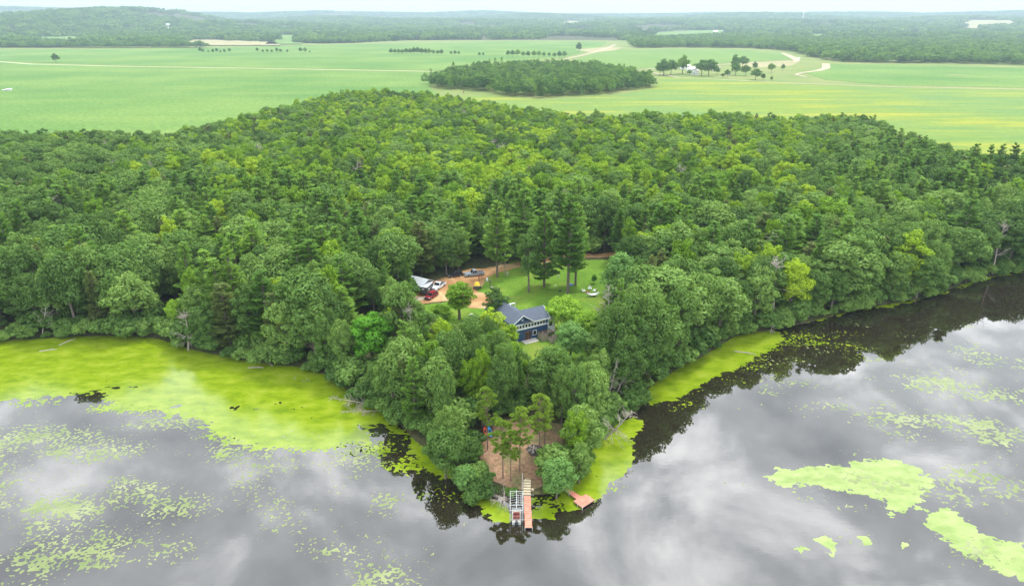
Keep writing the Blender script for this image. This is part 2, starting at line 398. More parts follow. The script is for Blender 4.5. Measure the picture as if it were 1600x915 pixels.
class MB:
    """collects simple solids into one mesh"""
    def __init__(s): s.v = []; s.f = []
    def add(s, vs, fs):
        o = len(s.v); s.v += [tuple(v) for v in vs]; s.f += [tuple(i + o for i in f) for f in fs]; return s
    def box(s, x0, x1, y0, y1, z0, z1):
        return s.add([(x0, y0, z0), (x1, y0, z0), (x1, y1, z0), (x0, y1, z0), (x0, y0, z1), (x1, y0, z1), (x1, y1, z1), (x0, y1, z1)],
                     [(0, 3, 2, 1), (4, 5, 6, 7), (0, 1, 5, 4), (1, 2, 6, 5), (2, 3, 7, 6), (3, 0, 4, 7)])
    def hexa(s, p):
        return s.add(p, [(0, 3, 2, 1), (4, 5, 6, 7), (0, 1, 5, 4), (1, 2, 6, 5), (2, 3, 7, 6), (3, 0, 4, 7)])
    def prism(s, prof, x0, x1, axis='x'):
        n = len(prof)
        if axis == 'x': a = [(x0, p[0], p[1]) for p in prof]; b = [(x1, p[0], p[1]) for p in prof]
        elif axis == 'y': a = [(p[0], x0, p[1]) for p in prof]; b = [(p[0], x1, p[1]) for p in prof]
        else: a = [(p[0], p[1], x0) for p in prof]; b = [(p[0], p[1], x1) for p in prof]
        return s.add(a + b, [tuple(range(n))[::-1], tuple(range(n, 2 * n))] + [(i, (i + 1) % n, n + (i + 1) % n, n + i) for i in range(n)])
    def tube(s, pts, radii, n=6, cap=True):
        pts = [Vector(p) for p in pts]
        if not hasattr(radii, '__len__'): radii = [radii] * len(pts)
        vs = []; fs = []
        for i, p in enumerate(pts):
            d = (pts[min(i + 1, len(pts) - 1)] - pts[max(i - 1, 0)])
            if d.length < 1e-6: d = Vector((0, 0, 1))
            d.normalize()
            u = d.cross(Vector((0.31, 0.95, 0.11)))
            if u.length < 0.1: u = d.cross(Vector((1, 0, 0)))
            u.normalize(); w = d.cross(u)
            for k in range(n):
                a = 2 * math.pi * k / n
                vs.append(p + (u * math.cos(a) + w * math.sin(a)) * radii[i])
        for i in range(len(pts) - 1):
            for k in range(n):
                fs.append((i * n + k, i * n + (k + 1) % n, (i + 1) * n + (k + 1) % n, (i + 1) * n + k))
        if cap:
            fs.append(tuple(range(n))[::-1]); fs.append(tuple((len(pts) - 1) * n + k for k in range(n)))
        return s.add(vs, fs)
    def loft(s, rings, cap=True):
        n = len(rings[0]); vs = [v for r_ in rings for v in r_]; fs = []
        for i in range(len(rings) - 1):
            for k in range(n):
                fs.append((i * n + k, i * n + (k + 1) % n, (i + 1) * n + (k + 1) % n, (i + 1) * n + k))
        if cap:
            fs.append(tuple(range(n))[::-1]); fs.append(tuple((len(rings) - 1) * n + k for k in range(n)))
        return s.add(vs, fs)
    def mesh(s, name, m=None, bevel=0, smooth=False):
        me = bpy.data.meshes.new(name); me.from_pydata(s.v, [], s.f); me.update()
        bm = bmesh.new(); bm.from_mesh(me)
        bmesh.ops.recalc_face_normals(bm, faces=bm.faces)
        if bevel:
            bmesh.ops.bevel(bm, geom=[e for e in bm.edges if len(e.link_faces) == 2 and e.calc_face_angle(0) > 0.5], offset=bevel, segments=2, profile=0.6, affect='EDGES', clamp_overlap=True)
        bm.to_mesh(me); bm.free()
        if smooth:
            for p in me.polygons: p.use_smooth = True
        if m: me.materials.append(m)
        return me
    def obj(s, name, m, parent=None, bevel=0, smooth=False):
        return link(name, s.mesh(name, m, bevel, smooth), parent)
def parts(root, *spec):
    return [mb.obj(nm, M[m] if isinstance(m, str) else m, root) for nm, mb, m in spec]

def contour(name, F, xs, ys, m, dz=0.0, zfun=None, tint=None):
    """mesh of the region where F > 0 on a grid (marching squares, shared grid vertices)"""
    nx, ny = len(xs), len(ys)
    V = []; idx = {}
    inside = F > 0
    gx, gy = np.meshgrid(xs, ys)
    full = inside[:-1, :-1] & inside[1:, :-1] & inside[:-1, 1:] & inside[1:, 1:]
    anyi = inside[:-1, :-1] | inside[1:, :-1] | inside[:-1, 1:] | inside[1:, 1:]
    part = anyi & ~full
    ids = np.arange(nx * ny).reshape(ny, nx)
    jj, ii = np.nonzero(full)
    quads = np.stack([ids[jj, ii], ids[jj, ii + 1], ids[jj + 1, ii + 1], ids[jj + 1, ii]], 1)
    used = np.unique(quads) if len(quads) else np.array([], int)
    extra = []; polys = []; cache = {}
    Fr = F.ravel(); X = gx.ravel(); Y = gy.ravel(); w = {}
    base = nx * ny
    def cross(a, b):
        k = (a, b) if a < b else (b, a)
        if k in cache: return cache[k]
        t = Fr[a] / (Fr[a] - Fr[b]); extra.append((X[a] + (X[b] - X[a]) * t, Y[a] + (Y[b] - Y[a]) * t))
        cache[k] = base + len(extra) - 1; return cache[k]
    pj, pi = np.nonzero(part)
    for j, i in zip(pj.tolist(), pi.tolist()):
        c = (j * nx + i, j * nx + i + 1, (j + 1) * nx + i + 1, (j + 1) * nx + i)
        out = []
        for k in range(4):
            a, b = c[k], c[(k + 1) % 4]
            if Fr[a] > 0: out.append(a)
            if (Fr[a] > 0) != (Fr[b] > 0): out.append(cross(a, b))
        if len(out) >= 3: polys.append(out)
    allx = np.concatenate([X, [e_[0] for e_ in extra]]); ally = np.concatenate([Y, [e_[1] for e_ in extra]])
    faces = quads.tolist() + polys
    flat = np.array([v for f in faces for v in f]) if faces else np.array([0])
    uq, inv = np.unique(flat, return_inverse=True)
    vx, vy = allx[uq], ally[uq]
    vz = (zfun(vx, vy) if zfun else np.zeros_like(vx)) + dz
    me = bpy.data.meshes.new(name); p = 0; fl = []
    inv = inv.tolist()
    for f in faces: fl.append(inv[p:p + len(f)]); p += len(f)
    me.from_pydata(np.stack([vx, vy, vz], 1).tolist(), [], fl); me.update()
    me.materials.append(m)
    return me
def px_poly(pts, z=0.0): return [atz(x, y, z) for x, y in pts]
def bbox_grid(poly, step, pad=2):
    x = [p[0] for p in poly]; y = [p[1] for p in poly]
    return np.arange(min(x) - pad, max(x) + pad, step), np.arange(min(y) - pad, max(y) + pad, step)
# ================================================================== SETTING
# ---- terrain: one sheet from the lake bed to the horizon
def build_ground():
    az = np.concatenate([np.linspace(-1.45, -0.75, 60, endpoint=False), np.linspace(-0.75, 0.75, 620, endpoint=False), np.linspace(0.75, 1.45, 61)])
    r = [40.0]
    while r[-1] < 13000: r.append(r[-1] * 1.0125 + 0.2)
    r = np.array(r)
    A, RR = np.meshgrid(az, r)
    X = RR * np.sin(A); Y = RR * np.cos(A); Z = terrain_h(X, Y)
    V = np.stack([X.ravel(), Y.ravel(), Z.ravel()], 1)
    na, nr = len(az), len(r)
    ids = np.arange(na * nr).reshape(nr, na)
    Q = np.stack([ids[:-1, :-1], ids[:-1, 1:], ids[1:, 1:], ids[1:, :-1]], -1).reshape(-1, 4)
    return tag(link('ground', np_mesh('ground', V, Q, M['floor'], smooth=True)), 'dark leaf strewn ground under the trees reaching back to the wooded hills', kind='structure')
build_ground()
wm = MB(); wm.add([(-6000, -3000, 0), (9000, -3000, 0), (9000, 2500, 0), (-6000, 2500, 0)], [(0, 1, 2, 3)])
tag(wm.obj('lake_water', M['water']), 'still dark lake water mirroring the cloudy sky and shoreline trees', kind='structure')

# ---- near ground covers
def near_sheet(name, px, m, label, dz, step=0.8, edge=1.2, seed=1, z=3.0):
    poly = [at(*p).to_2d()[:] for p in px]
    xs, ys = bbox_grid(poly, step)
    gx, gy = np.meshgrid(xs, ys)
    F = sdf(poly, gx, gy) + edge * (fbm(gx / 3, gy / 3, 3, seed) - 0.5) * 2
    return tag(link(name, contour(name, F, xs, ys, M[m], dz, terrain_h)), label, kind='structure')
near_sheet('lawn', [(640, 515), (655, 478), (700, 470), (760, 432), (800, 408), (960, 405), (975, 425), (960, 480), (900, 500), (920, 560), (880, 570), (815, 565), (790, 530), (740, 520), (700, 540)], 'grass',
           'mown green lawn around the blue house with faint mowing lines', 0.05, seed=3)
near_sheet('driveway', [(636, 462), (655, 448), (690, 436), (712, 428), (735, 421), (775, 417), (812, 409), (880, 398), (960, 396), (960, 401), (885, 405), (818, 417), (783, 425), (762, 433), (757, 441), (745, 456), (770, 462), (785, 476), (760, 482),
                        (738, 482), (700, 470), (672, 474), (650, 475)], 'gravel', 'sandy orange driveway curving in from the wood to the parked vehicles', 0.09, seed=8)
near_sheet('point_clearing', [(748, 700), (758, 672), (790, 655), (840, 655), (885, 665), (915, 682), (900, 700), (880, 720), (862, 745), (852, 762), (800, 766), (770, 752), (750, 728)], 'litter',
           'brown pine needle ground with thin grass on the tip of the point', 0.06, 0.5, 0.8, seed=12)
near_sheet('burnt_ground', [(824, 702), (833, 695), (846, 697), (852, 704), (846, 712), (830, 712)], 'scorch', 'black burnt patch of a bonfire among the red pines', 0.10, 0.3, 0.6, seed=15)
near_sheet('duck_shore_grass', [(845, 762), (880, 748), (905, 725), (915, 735), (893, 762), (878, 770), (848, 773)], 'grass', 'green bank grass between the two docks', 0.07, 0.5, 0.8, seed=16)

# ---- fields on the plain
def field(name, px, m, label, top=0.35, far=False):
    poly = [(at(*p).x, at(*p).y) for p in px]
    if not far:
        me = bpy.data.meshes.new(name); bm = bmesh.new()
        vs = [bm.verts.new((x, y, 3.0 + top)) for x, y in poly]; f = bm.faces.new(vs)
        f.normal_update()
        if f.normal.z < 0: f.normal_flip()
        ex = bmesh.ops.extrude_face_region(bm, geom=[f])
        for v in ex['geom']:
            if isinstance(v, bmesh.types.BMVert): v.co.z -= top + 0.3
        bmesh.ops.recalc_face_normals(bm, faces=bm.faces)
        bmesh.ops.triangulate(bm, faces=bm.faces)
        bm.to_mesh(me); bm.free(); me.materials.append(M[m]); o = link(name, me)
    else:
        xs, ys = bbox_grid(poly, 22, 40); gx, gy = np.meshgrid(xs, ys)
        me = contour(name, sdf(poly, gx, gy), xs, ys, M[m], top, terrain_h); o = link(name, me)
    return tag(o, label, kind='structure')
field('meadow', [(-500, 240), (-300, 60), (0, 55), (480, 52), (1000, 47), (1650, 60), (2100, 110), (2100, 300), (1600, 290), (1200, 230), (700, 190), (300, 260)], 'meadow',
      'rough grassland between the crop fields', 0.12)
field('soybean_field', [(-450, 300), (-350, 120), (0, 98.5), (200, 105.5), (400, 108.5), (690, 114), (672, 138), (700, 160), (620, 200), (300, 280)], 'soy', 'broad pale green bean field left of the wood', 0.35)
field('soybean_field', [(-350, 118), (-250, 82), (0, 78), (300, 76), (440, 72), (560, 70), (800, 65), (948, 66), (935, 76), (880, 90), (700, 104), (690, 111), (400, 106), (200, 103), (0, 96)], 'soy', 'far pale green bean field behind the grassy track', 0.35)
field('corn_field', [(893, 96), (925, 85), (960, 79), (1060, 77), (1150, 78), (1225, 84), (1238, 92), (1130, 99), (1020, 108), (960, 108)], 'soy2', 'far green field behind the farmstead', 0.35)
field('hay_field', [(690, 152), (760, 150), (850, 157), (960, 150), (1022, 138), (1030, 122), (1100, 121), (1250, 131), (1400, 137), (1650, 141), (2100, 160), (2100, 330), (1600, 300), (1200, 230), (900, 215), (700, 190)], 'hay',
      'yellow green mown hay field with stripes right of the wood', 0.3)
field('soybean_field', [(1258, 114), (1288, 107), (1300, 101), (1400, 102), (1620, 107), (2000, 125), (2000, 152), (1620, 137.5), (1400, 133.5), (1290, 125)], 'soy', 'pale green bean field in front of the right hand wood', 0.35)
field('stubble_patch', [(1145, 103), (1180, 98), (1235, 95), (1250, 97), (1235, 103), (1190, 106)], 'tan', 'dry tan strip of stubble right of the farmstead', 0.2)
field('stubble_patch', [(900, 78), (945, 74), (975, 75), (960, 79), (925, 83)], 'tan', 'narrow tan strip at the head of the far field track', 0.38)
# the near edge of each far field lies behind the crowns of the wood in front, so it reaches lower than one sees
FAR_FIELDS = [([(1000, 66), (1012, 52), (1080, 48.5), (1140, 47), (1152, 55), (1060, 65.5)], 'soy2', 'small bright green field cut into the far wood'),
    ([(1248, 64), (1255, 54), (1300, 53.5), (1300, 65)], 'soy2', 'tiny green field in the wood on the right'),
    ([(1200, 58), (1210, 50), (1232, 50), (1228, 58)], 'soy2', 'sliver of green field left of the tiny one'),
    ([(1478, 37), (1520, 32), (1600, 33), (1585, 41), (1530, 46), (1500, 43)], 'tan', 'pale field on the hillside at far right'),
    ([(30, 74), (50, 58), (135, 57.5), (146, 73)], 'soy2', 'pale field behind the hedgerow at far left'),
    ([(278, 72), (285, 63), (340, 63.5), (428, 66), (440, 72)], 'tan', 'tan field behind the row of field trees'),
    ([(415, 70), (428, 55.5), (480, 55), (472, 70)], 'soy2', 'green field between two far woods'),
    ([(872, 38.5), (880, 33.2), (942, 33.5), (938, 39)], 'tan', 'thin pale field high on the far hills'),
    ([(425, 46), (430, 41.5), (475, 41.5), (472, 47)], 'soy2', 'thin pale field on the left hills'),
    ([(560, 44), (568, 40.5), (640, 41), (650, 44.5)], 'soy2', 'narrow green field among the hazy woods left of centre'),
    ([(180, 50), (190, 44), (250, 44), (255, 50)], 'soy2', 'pale clearing below the left hills'),
    ([(700, 44), (705, 39.5), (790, 40), (800, 44.5)], 'tan', 'pale stubble field in the far woods at centre'),
    ([(1380, 58), (1390, 52), (1450, 52), (1456, 58)], 'soy2', 'small green field in the broad wood at right'),
    ([(1400, 40), (1410, 36.5), (1470, 36.5), (1475, 41)], 'tan', 'narrow pale field left of the hillside field')]
FAR_W = []
for pp_, mm_, lb_ in FAR_FIELDS:
    FAR_W.append([(at(*q).x, at(*q).y) for q in pp_]); field('far_field', pp_, mm_, lb_, 2.0, True)

def strip(name, px, w, m, label, dz=0.45):
    pts = [at(*p) for p in px]
    vs = []
    for i, p in enumerate(pts):
        d = (pts[min(i + 1, len(pts) - 1)] - pts[max(i - 1, 0)]); d.z = 0; d.normalize()
        nrm = Vector((-d.y, d.x, 0)); ww = w if not hasattr(w, '__len__') else w[i]
        vs += [p + nrm * ww / 2 + Vector((0, 0, dz)), p - nrm * ww / 2 + Vector((0, 0, dz))]
    mb = MB(); mb.add(vs, [(2 * i, 2 * i + 1, 2 * i + 3, 2 * i + 2) for i in range(len(pts) - 1)])
    return tag(mb.obj(name, M[m]), label, kind='structure')
strip('grassy_track', [(-300, 90), (0, 97), (50, 101), (200, 104.5), (400, 107.5), (690, 112.5)], 9, 'grasstrack', 'pale track crossing the big left field')
strip('furrow', [(18, 140.5), (200, 145), (400, 150), (520, 154)], 1.6, 'furrow', 'dark wheel rut across the left field')
strip('sandy_track', [(962, 70), (948, 76), (925, 83), (905, 88), (882, 93)], [9, 10, 9, 8, 7], 'track', 'sandy track running up to the far wood')
strip('sandy_track', [(1222, 83), (1236, 89), (1246, 95), (1240, 97)], [8, 14, 12, 9], 'track', 'sandy track bending round the far green field')
strip('sandy_track', [(1238, 96.5), (1180, 98), (1100, 103), (1000, 109), (965, 110)], 7, 'track', 'thin sandy track along the edge of the far green field')
strip('sandy_track', [(1290, 100), (1291, 107), (1278, 111), (1255, 114), (1243, 117), (1260, 121)], [12, 12, 9, 6, 5, 5], 'track', 'wide sandy bend of track right of the farmstead')
strip('grassy_track', [(1020, 114), (1060, 122), (1150, 126), (1240, 131), (1400, 136.5), (1650, 141)], 5, 'track', 'pale track along the top of the hay field')
strip('bare_patch', [(1475, 118), (1500, 117.5), (1520, 119)], [3, 10, 3], 'tan', 'bare sandy patch in the right bean field', 0.5)

# ---- floating weed: geometry just above the water
def weed(name, polys_px, m, label, step, edge, nscale, seed, bias=0.0, holes=(), dz=0.004, land_clip=True):
    poly_w = [px_poly(p) for p in polys_px]
    allp = [q for p in poly_w for q in p]
    xs, ys = bbox_grid(allp, step, 3); gx, gy = np.meshgrid(xs, ys)
    F = np.full(gx.shape, -1e9)
    for p in poly_w: F = np.maximum(F, sdf(p, gx, gy))
    nz = (fbm(gx / nscale, gy / nscale * 1.4, 6, seed, 0.7) - 0.5) * 2.6
    F = np.minimum(F, edge * 1.5) + edge * 1.5 * nz + bias + edge * 1.3 * (fbm(gx / 0.9, gy / 0.55, 3, seed + 2, 0.6) - 0.5) * 2
    for hx, hy, hr in holes:
        wx, wy = atz(hx, hy, 0)
        rr = np.hypot((gx - wx) / 1.8, gy - wy)
        F = np.minimum(F, (rr - hr) + 2.4 * (fbm(gx / 1.3, gy / 1.0, 4, seed + 5, 0.65) - 0.42) * 2)
    if land_clip: F = np.where(sdf(LAND, gx, gy) > 1.5, -1.0, F)
    return tag(link(name, contour(name, F, xs, ys, M[m], dz)), label, kind='stuff')
SH = SHORE_PX
weed('duckweed', [[(-60, 540)] + [(x, y - 8) for x, y in SH[:15]] + [(655, 700), (640, 690), (610, 672), (590, 668), (578, 690), (540, 692), (480, 697), (420, 702), (350, 700), (335, 680), (310, 664), (250, 645), (200, 640), (150, 618), (60, 622), (-60, 640)]],
     'weed', 'bright yellow green duckweed mat filling the left bay', 0.25, 2.4, 10, 21,
     holes=[(180, 606, 0.9), (205, 603, 0.7), (272, 634, 0.7), (368, 637, 0.35), (10, 630, 1.6), (70, 624, 0.6), (492, 652, 0.3), (470, 640, 0.4), (575, 668, 0.8), (610, 700, 2.2), (590, 715, 1.8)])
weed('duckweed', [[(640, 680), (665, 692), (700, 728), (712, 742), (690, 748), (665, 728), (640, 706)], [(722, 752), (750, 768), (780, 782), (800, 800), (800, 818), (770, 812), (745, 795), (722, 775)]],
     'weed', 'broken duckweed along the shaded left edge of the point', 0.22, 0.9, 2.6, 33, -0.05)
weed('duckweed', [[(872, 766), (893, 745), (910, 715), (935, 680), (960, 662), (990, 652), (1004, 655), (1002, 672), (988, 688), (990, 712), (978, 738), (955, 752), (940, 778), (915, 790), (885, 800), (878, 785)], [(832, 800), (850, 795), (868, 790), (862, 808), (833, 810)]],
     'weed', 'duckweed pool between the right bank and the square platform dock', 0.22, 0.7, 3.0, 41)
weed('duckweed', [[(998, 622), (1030, 588), (1065, 568), (1100, 550), (1125, 534), (1150, 516), (1200, 510), (1222, 522), (1218, 540), (1180, 560), (1150, 576), (1100, 600), (1060, 622), (1015, 634)]],
     'weed', 'duckweed filling the small cove on the right shore', 0.28, 1.1, 4.0, 51)
weed('duckweed', [[(1225, 516), (1250, 500), (1330, 480), (1395, 470), (1450, 459), (1500, 440), (1540, 428), (1640, 412), (1640, 424), (1590, 430), (1540, 440), (1480, 462), (1430, 474), (1390, 484), (1320, 494), (1250, 508)]],
     'weed', 'thin broken line of duckweed along the far right shore', 0.35, 1.5, 7, 61, -1.7)
weed('algae_mat', [[(1195, 745), (1215, 735), (1290, 728), (1350, 720), (1400, 717), (1440, 735), (1458, 760), (1440, 785), (1410, 805), (1390, 802), (1380, 782), (1330, 768), (1260, 757), (1215, 758)]],
     'algae', 'wide pale algae raft floating right of the point', 0.14, 1.0, 2.2, 71)
weed('algae_mat', [[(1445, 797), (1480, 793), (1510, 812), (1540, 838), (1570, 845), (1660, 862), (1660, 930), (1600, 910), (1560, 893), (1520, 870), (1470, 840), (1450, 818)]],
     'algae', 'pale algae raft at the lower right corner of the lake', 0.14, 0.9, 2.0, 73)
weed('algae_mat', [[(1272, 842), (1288, 836), (1310, 850), (1300, 860)], [(1340, 838), (1352, 836), (1368, 850), (1350, 850)], [(1240, 856), (1250, 851), (1264, 857), (1252, 864)], [(1291, 862), (1303, 864), (1306, 872), (1298, 870)], [(1404, 848), (1418, 846), (1422, 854), (1410, 856)]],
     'algae', 'five small algae patches between the two pale rafts', 0.12, 0.3, 1.0, 75)

def scatter(name, blobs, m, label, step, fl, seed, dz=0.006):
    """many small flecks: noise above a threshold that follows how densely the pads lie"""
    P = [(atz(x, y, 0), s, w, a) for x, y, s, w, a in blobs]
    X0 = min(p[0][0] - 2.4 * p[1] * p[3] for p in P); X1 = max(p[0][0] + 2.4 * p[1] * p[3] for p in P)
    Y0 = min(p[0][1] - 2.2 * p[1] for p in P); Y1 = max(p[0][1] + 2.2 * p[1] for p in P)
    xs = np.arange(X0, X1, step); ys = np.arange(Y0, Y1, step); gx, gy = np.meshgrid(xs, ys)
    D = np.zeros(gx.shape)
    for (wx, wy), s, w, a in P: D = np.maximum(D, w * np.exp(-(((gx - wx) / (s * a)) ** 2 + ((gy - wy) / s) ** 2)))
    patch = fbm(gx / 9, gy / 5, 3, seed + 9)
    nz = 0.60 * fbm(gx / fl[0] * 1.5, gy / fl[1] * 1.15, 3, seed, 0.55) + 0.40 * patch
    F = nz - (0.80 - 0.30 * D)
    F = np.where(D < 0.04, -1, F)
    F = np.where(sdf(LAND, gx, gy) > -0.3, -1, F)
    return tag(link(name, contour(name, F, xs, ys, M[m], dz)), label, kind='stuff')
scatter('lily_pads', [(40, 690, 14, 0.95, 1.6), (130, 700, 9, 0.85, 2), (230, 665, 7, 0.85, 2), (90, 800, 9, 1.12, 1.3), (190, 770, 8, 0.98, 1.5), (60, 880, 6, 1.15, 1.5), (150, 860, 7, 1.05, 1.5), (260, 800, 8, 0.80, 1.6), (250, 850, 6, 0.8, 1.6), (400, 760, 12, 0.5, 2), (560, 900, 6, 0.72, 1.5), (595, 780, 3, 0.85, 1.2), (560, 820, 7, 0.6, 1.5), (410, 700, 8, 0.75, 2), (540, 710, 6, 0.75, 2), (470, 860, 8, 0.45, 2), (-80, 780, 20, 0.95, 1.4)],
        'lily', 'small pale weed flecks scattered over the left water', 0.11, (0.62, 0.40), 81)
scatter('lily_pads', [(1350, 620, 12, 0.75, 2.0), (1480, 600, 13, 0.88, 1.6), (1580, 620, 12, 0.95, 1.5), (1420, 655, 8, 0.8, 2), (1560, 560, 12, 0.75, 2), (1550, 670, 9, 0.8, 1.5), (1480, 745, 7, 0.85, 1.5), (1560, 770, 7, 0.9, 1.5), (1340, 840, 4, 0.75, 2), (1430, 520, 14, 0.55, 2.5), (1300, 560, 10, 0.55, 2.5), (1200, 620, 8, 0.45, 2), (1330, 745, 6, 0.9, 2.2), (1540, 860, 5, 0.9, 1.5), (1680, 640, 20, 0.8, 1.5)],
        'lily', 'pale lily pads scattered over the right water', 0.14, (0.85, 0.62), 91)
scatter('loose_duckweed', [(640, 720, 4, 0.8, 1.5), (700, 765, 4, 0.7, 1.5), (850, 785, 3, 0.85, 2.0), (1060, 620, 6, 0.7, 1.5), (1180, 575, 8, 0.7, 2), (1280, 535, 9, 0.7, 2.2), (950, 760, 3, 0.8, 1.5), (590, 700, 4, 0.9, 1.6), (480, 695, 3, 0.95, 4), (330, 680, 3, 0.95, 3), (200, 635, 4, 0.95, 3), (60, 625, 4, 0.9, 3), (980, 720, 2, 0.9, 1)],
        'weed', 'loose duckweed flecks fringing the mats and dark water beside the trees', 0.13, (0.6, 0.42), 97)
# ================================================================== TREES
def leaf_cards(C, Nn, size, aspect=1.0, U=None, jit=0.45, r=rng):
    """one irregular four-cornered leaf cluster per centre, facing roughly along Nn; U gives the long axis if set"""
    n = len(C)
    Nn = Nn + r.normal(0, jit, (n, 3)); Nn /= np.linalg.norm(Nn, axis=1, keepdims=True) + 1e-9
    if U is None: U = r.normal(0, 1, (n, 3))
    U = U - Nn * (U * Nn).sum(1, keepdims=True); U /= np.linalg.norm(U, axis=1, keepdims=True) + 1e-9
    W = np.cross(Nn, U)
    s = (size * r.uniform(0.6, 1.4, n))[:, None] if np.isscalar(size) else size[:, None]
    a = r.uniform(0.6, 1.15, (n, 4, 1))
    if aspect == 1.0:
        P = np.stack([C + U * s * a[:, 0], C + W * s * a[:, 1], C - U * s * a[:, 2], C - W * s * a[:, 3]], 1)
        P += Nn[:, None, :] * (r.uniform(-0.25, 0.25, (n, 4, 1)) * s[:, None])
    else:
        P = np.stack([C + U * s * aspect * a[:, 0], C + W * s * a[:, 1] * 0.6, C - U * s * aspect * 0.7, C - W * s * a[:, 3] * 0.6], 1)
        P[:, 1] -= Nn * s * 0.35; P[:, 3] -= Nn * s * 0.35
    return P.reshape(-1, 3), np.arange(n * 4).reshape(n, 4)

def sphere_dirs(n, r=rng):
    v = r.normal(0, 1, (n, 3)); return v / np.linalg.norm(v, axis=1, keepdims=True)

def broadleaf(name, seed, H=14.0, Rc=4.3, base=0.22, lobes=42, per=260, leaf=0.20, m='oak', flat=1.0, sparse=1.0):
    r = np.random.default_rng(seed)
    cz = H * (base + (1 - base) * 0.5); hz = H * (1 - base) * 0.5
    L = []
    tries = 0
    while len(L) < lobes and tries < 4000:
        tries += 1
        d = sphere_dirs(1, r)[0]
        if d[2] < -0.55: continue
        lr = r.uniform(0.20, 0.40) * Rc
        k = r.uniform(0.62, 1.0)
        wob = 1 + (0.22 + 0.07 * (seed % 4)) * math.sin(3 * math.atan2(d[1], d[0]) + seed) * (1 - abs(d[2]))
        rad = Rc * wob * k * (1.0 if d[2] > 0 else 0.92)
        p = np.array([d[0] * (rad - lr * 0.6), d[1] * (rad - lr * 0.6), cz + d[2] * (hz * k - lr * 0.5) * (flat if d[2] > 0 else 1)])
        if all(np.linalg.norm(p - q) > 0.62 * (lr + s) * 0.9 for q, s in L): L.append((p, lr))
    C = []; Nn = []; T = []
    for p, lr in L:
        n = int(per * (lr / (0.28 * Rc)) ** 2 * sparse)
        d = sphere_dirs(n, r)
        keep = (d[:, 2] > -0.35) | (r.random(n) < 0.35)
        d = d[keep]; n = len(d)
        bump = 1 + 0.12 * np.sin(d[:, 0] * 7 + seed) * np.sin(d[:, 1] * 6 + p[0]) + 0.1 * np.sin(d[:, 2] * 9 + p[1])
        rr = lr * bump * r.uniform(0.72, 1.10, n) ** 0.7
        c = p + d * rr[:, None] * np.array([1, 1, 0.82])
        C.append(c); Nn.append(d + np.array([0, 0, 0.25])); T.append(np.clip(r.normal(0.5, 0.28, n) + r.uniform(-0.15, 0.15), 0, 1))
    C = np.concatenate(C); Nn = np.concatenate(Nn); T = np.concatenate(T)
    V, Q = leaf_cards(C, Nn, leaf, jit=0.30, r=r)
    crown = np_mesh(name + '_crown', V, Q, M[m], T)
    tr = MB(); x = 0
    tr.tube([(0, 0, -0.6), (0.05, 0, H * 0.15), (0.15, 0.1, H * 0.34), (0.1, -0.05, H * 0.6), (0, 0, H * 0.82)], [H * 0.024, H * 0.019, H * 0.015, H * 0.009, H * 0.003], 7)
    for i, (p, lr) in enumerate(sorted(L, key=lambda q: -q[1])[:16]):
        z0 = H * r.uniform(0.25, 0.55); z0 = min(z0, p[2] - 0.4)
        s = np.array([0.1, 0, z0]); mid = s * 0.45 + p * 0.55 + np.array([0, 0, -0.25])
        tr.tube([s, mid, p], [H * 0.009, H * 0.006, H * 0.002], 5, cap=False)
    return crown, tr

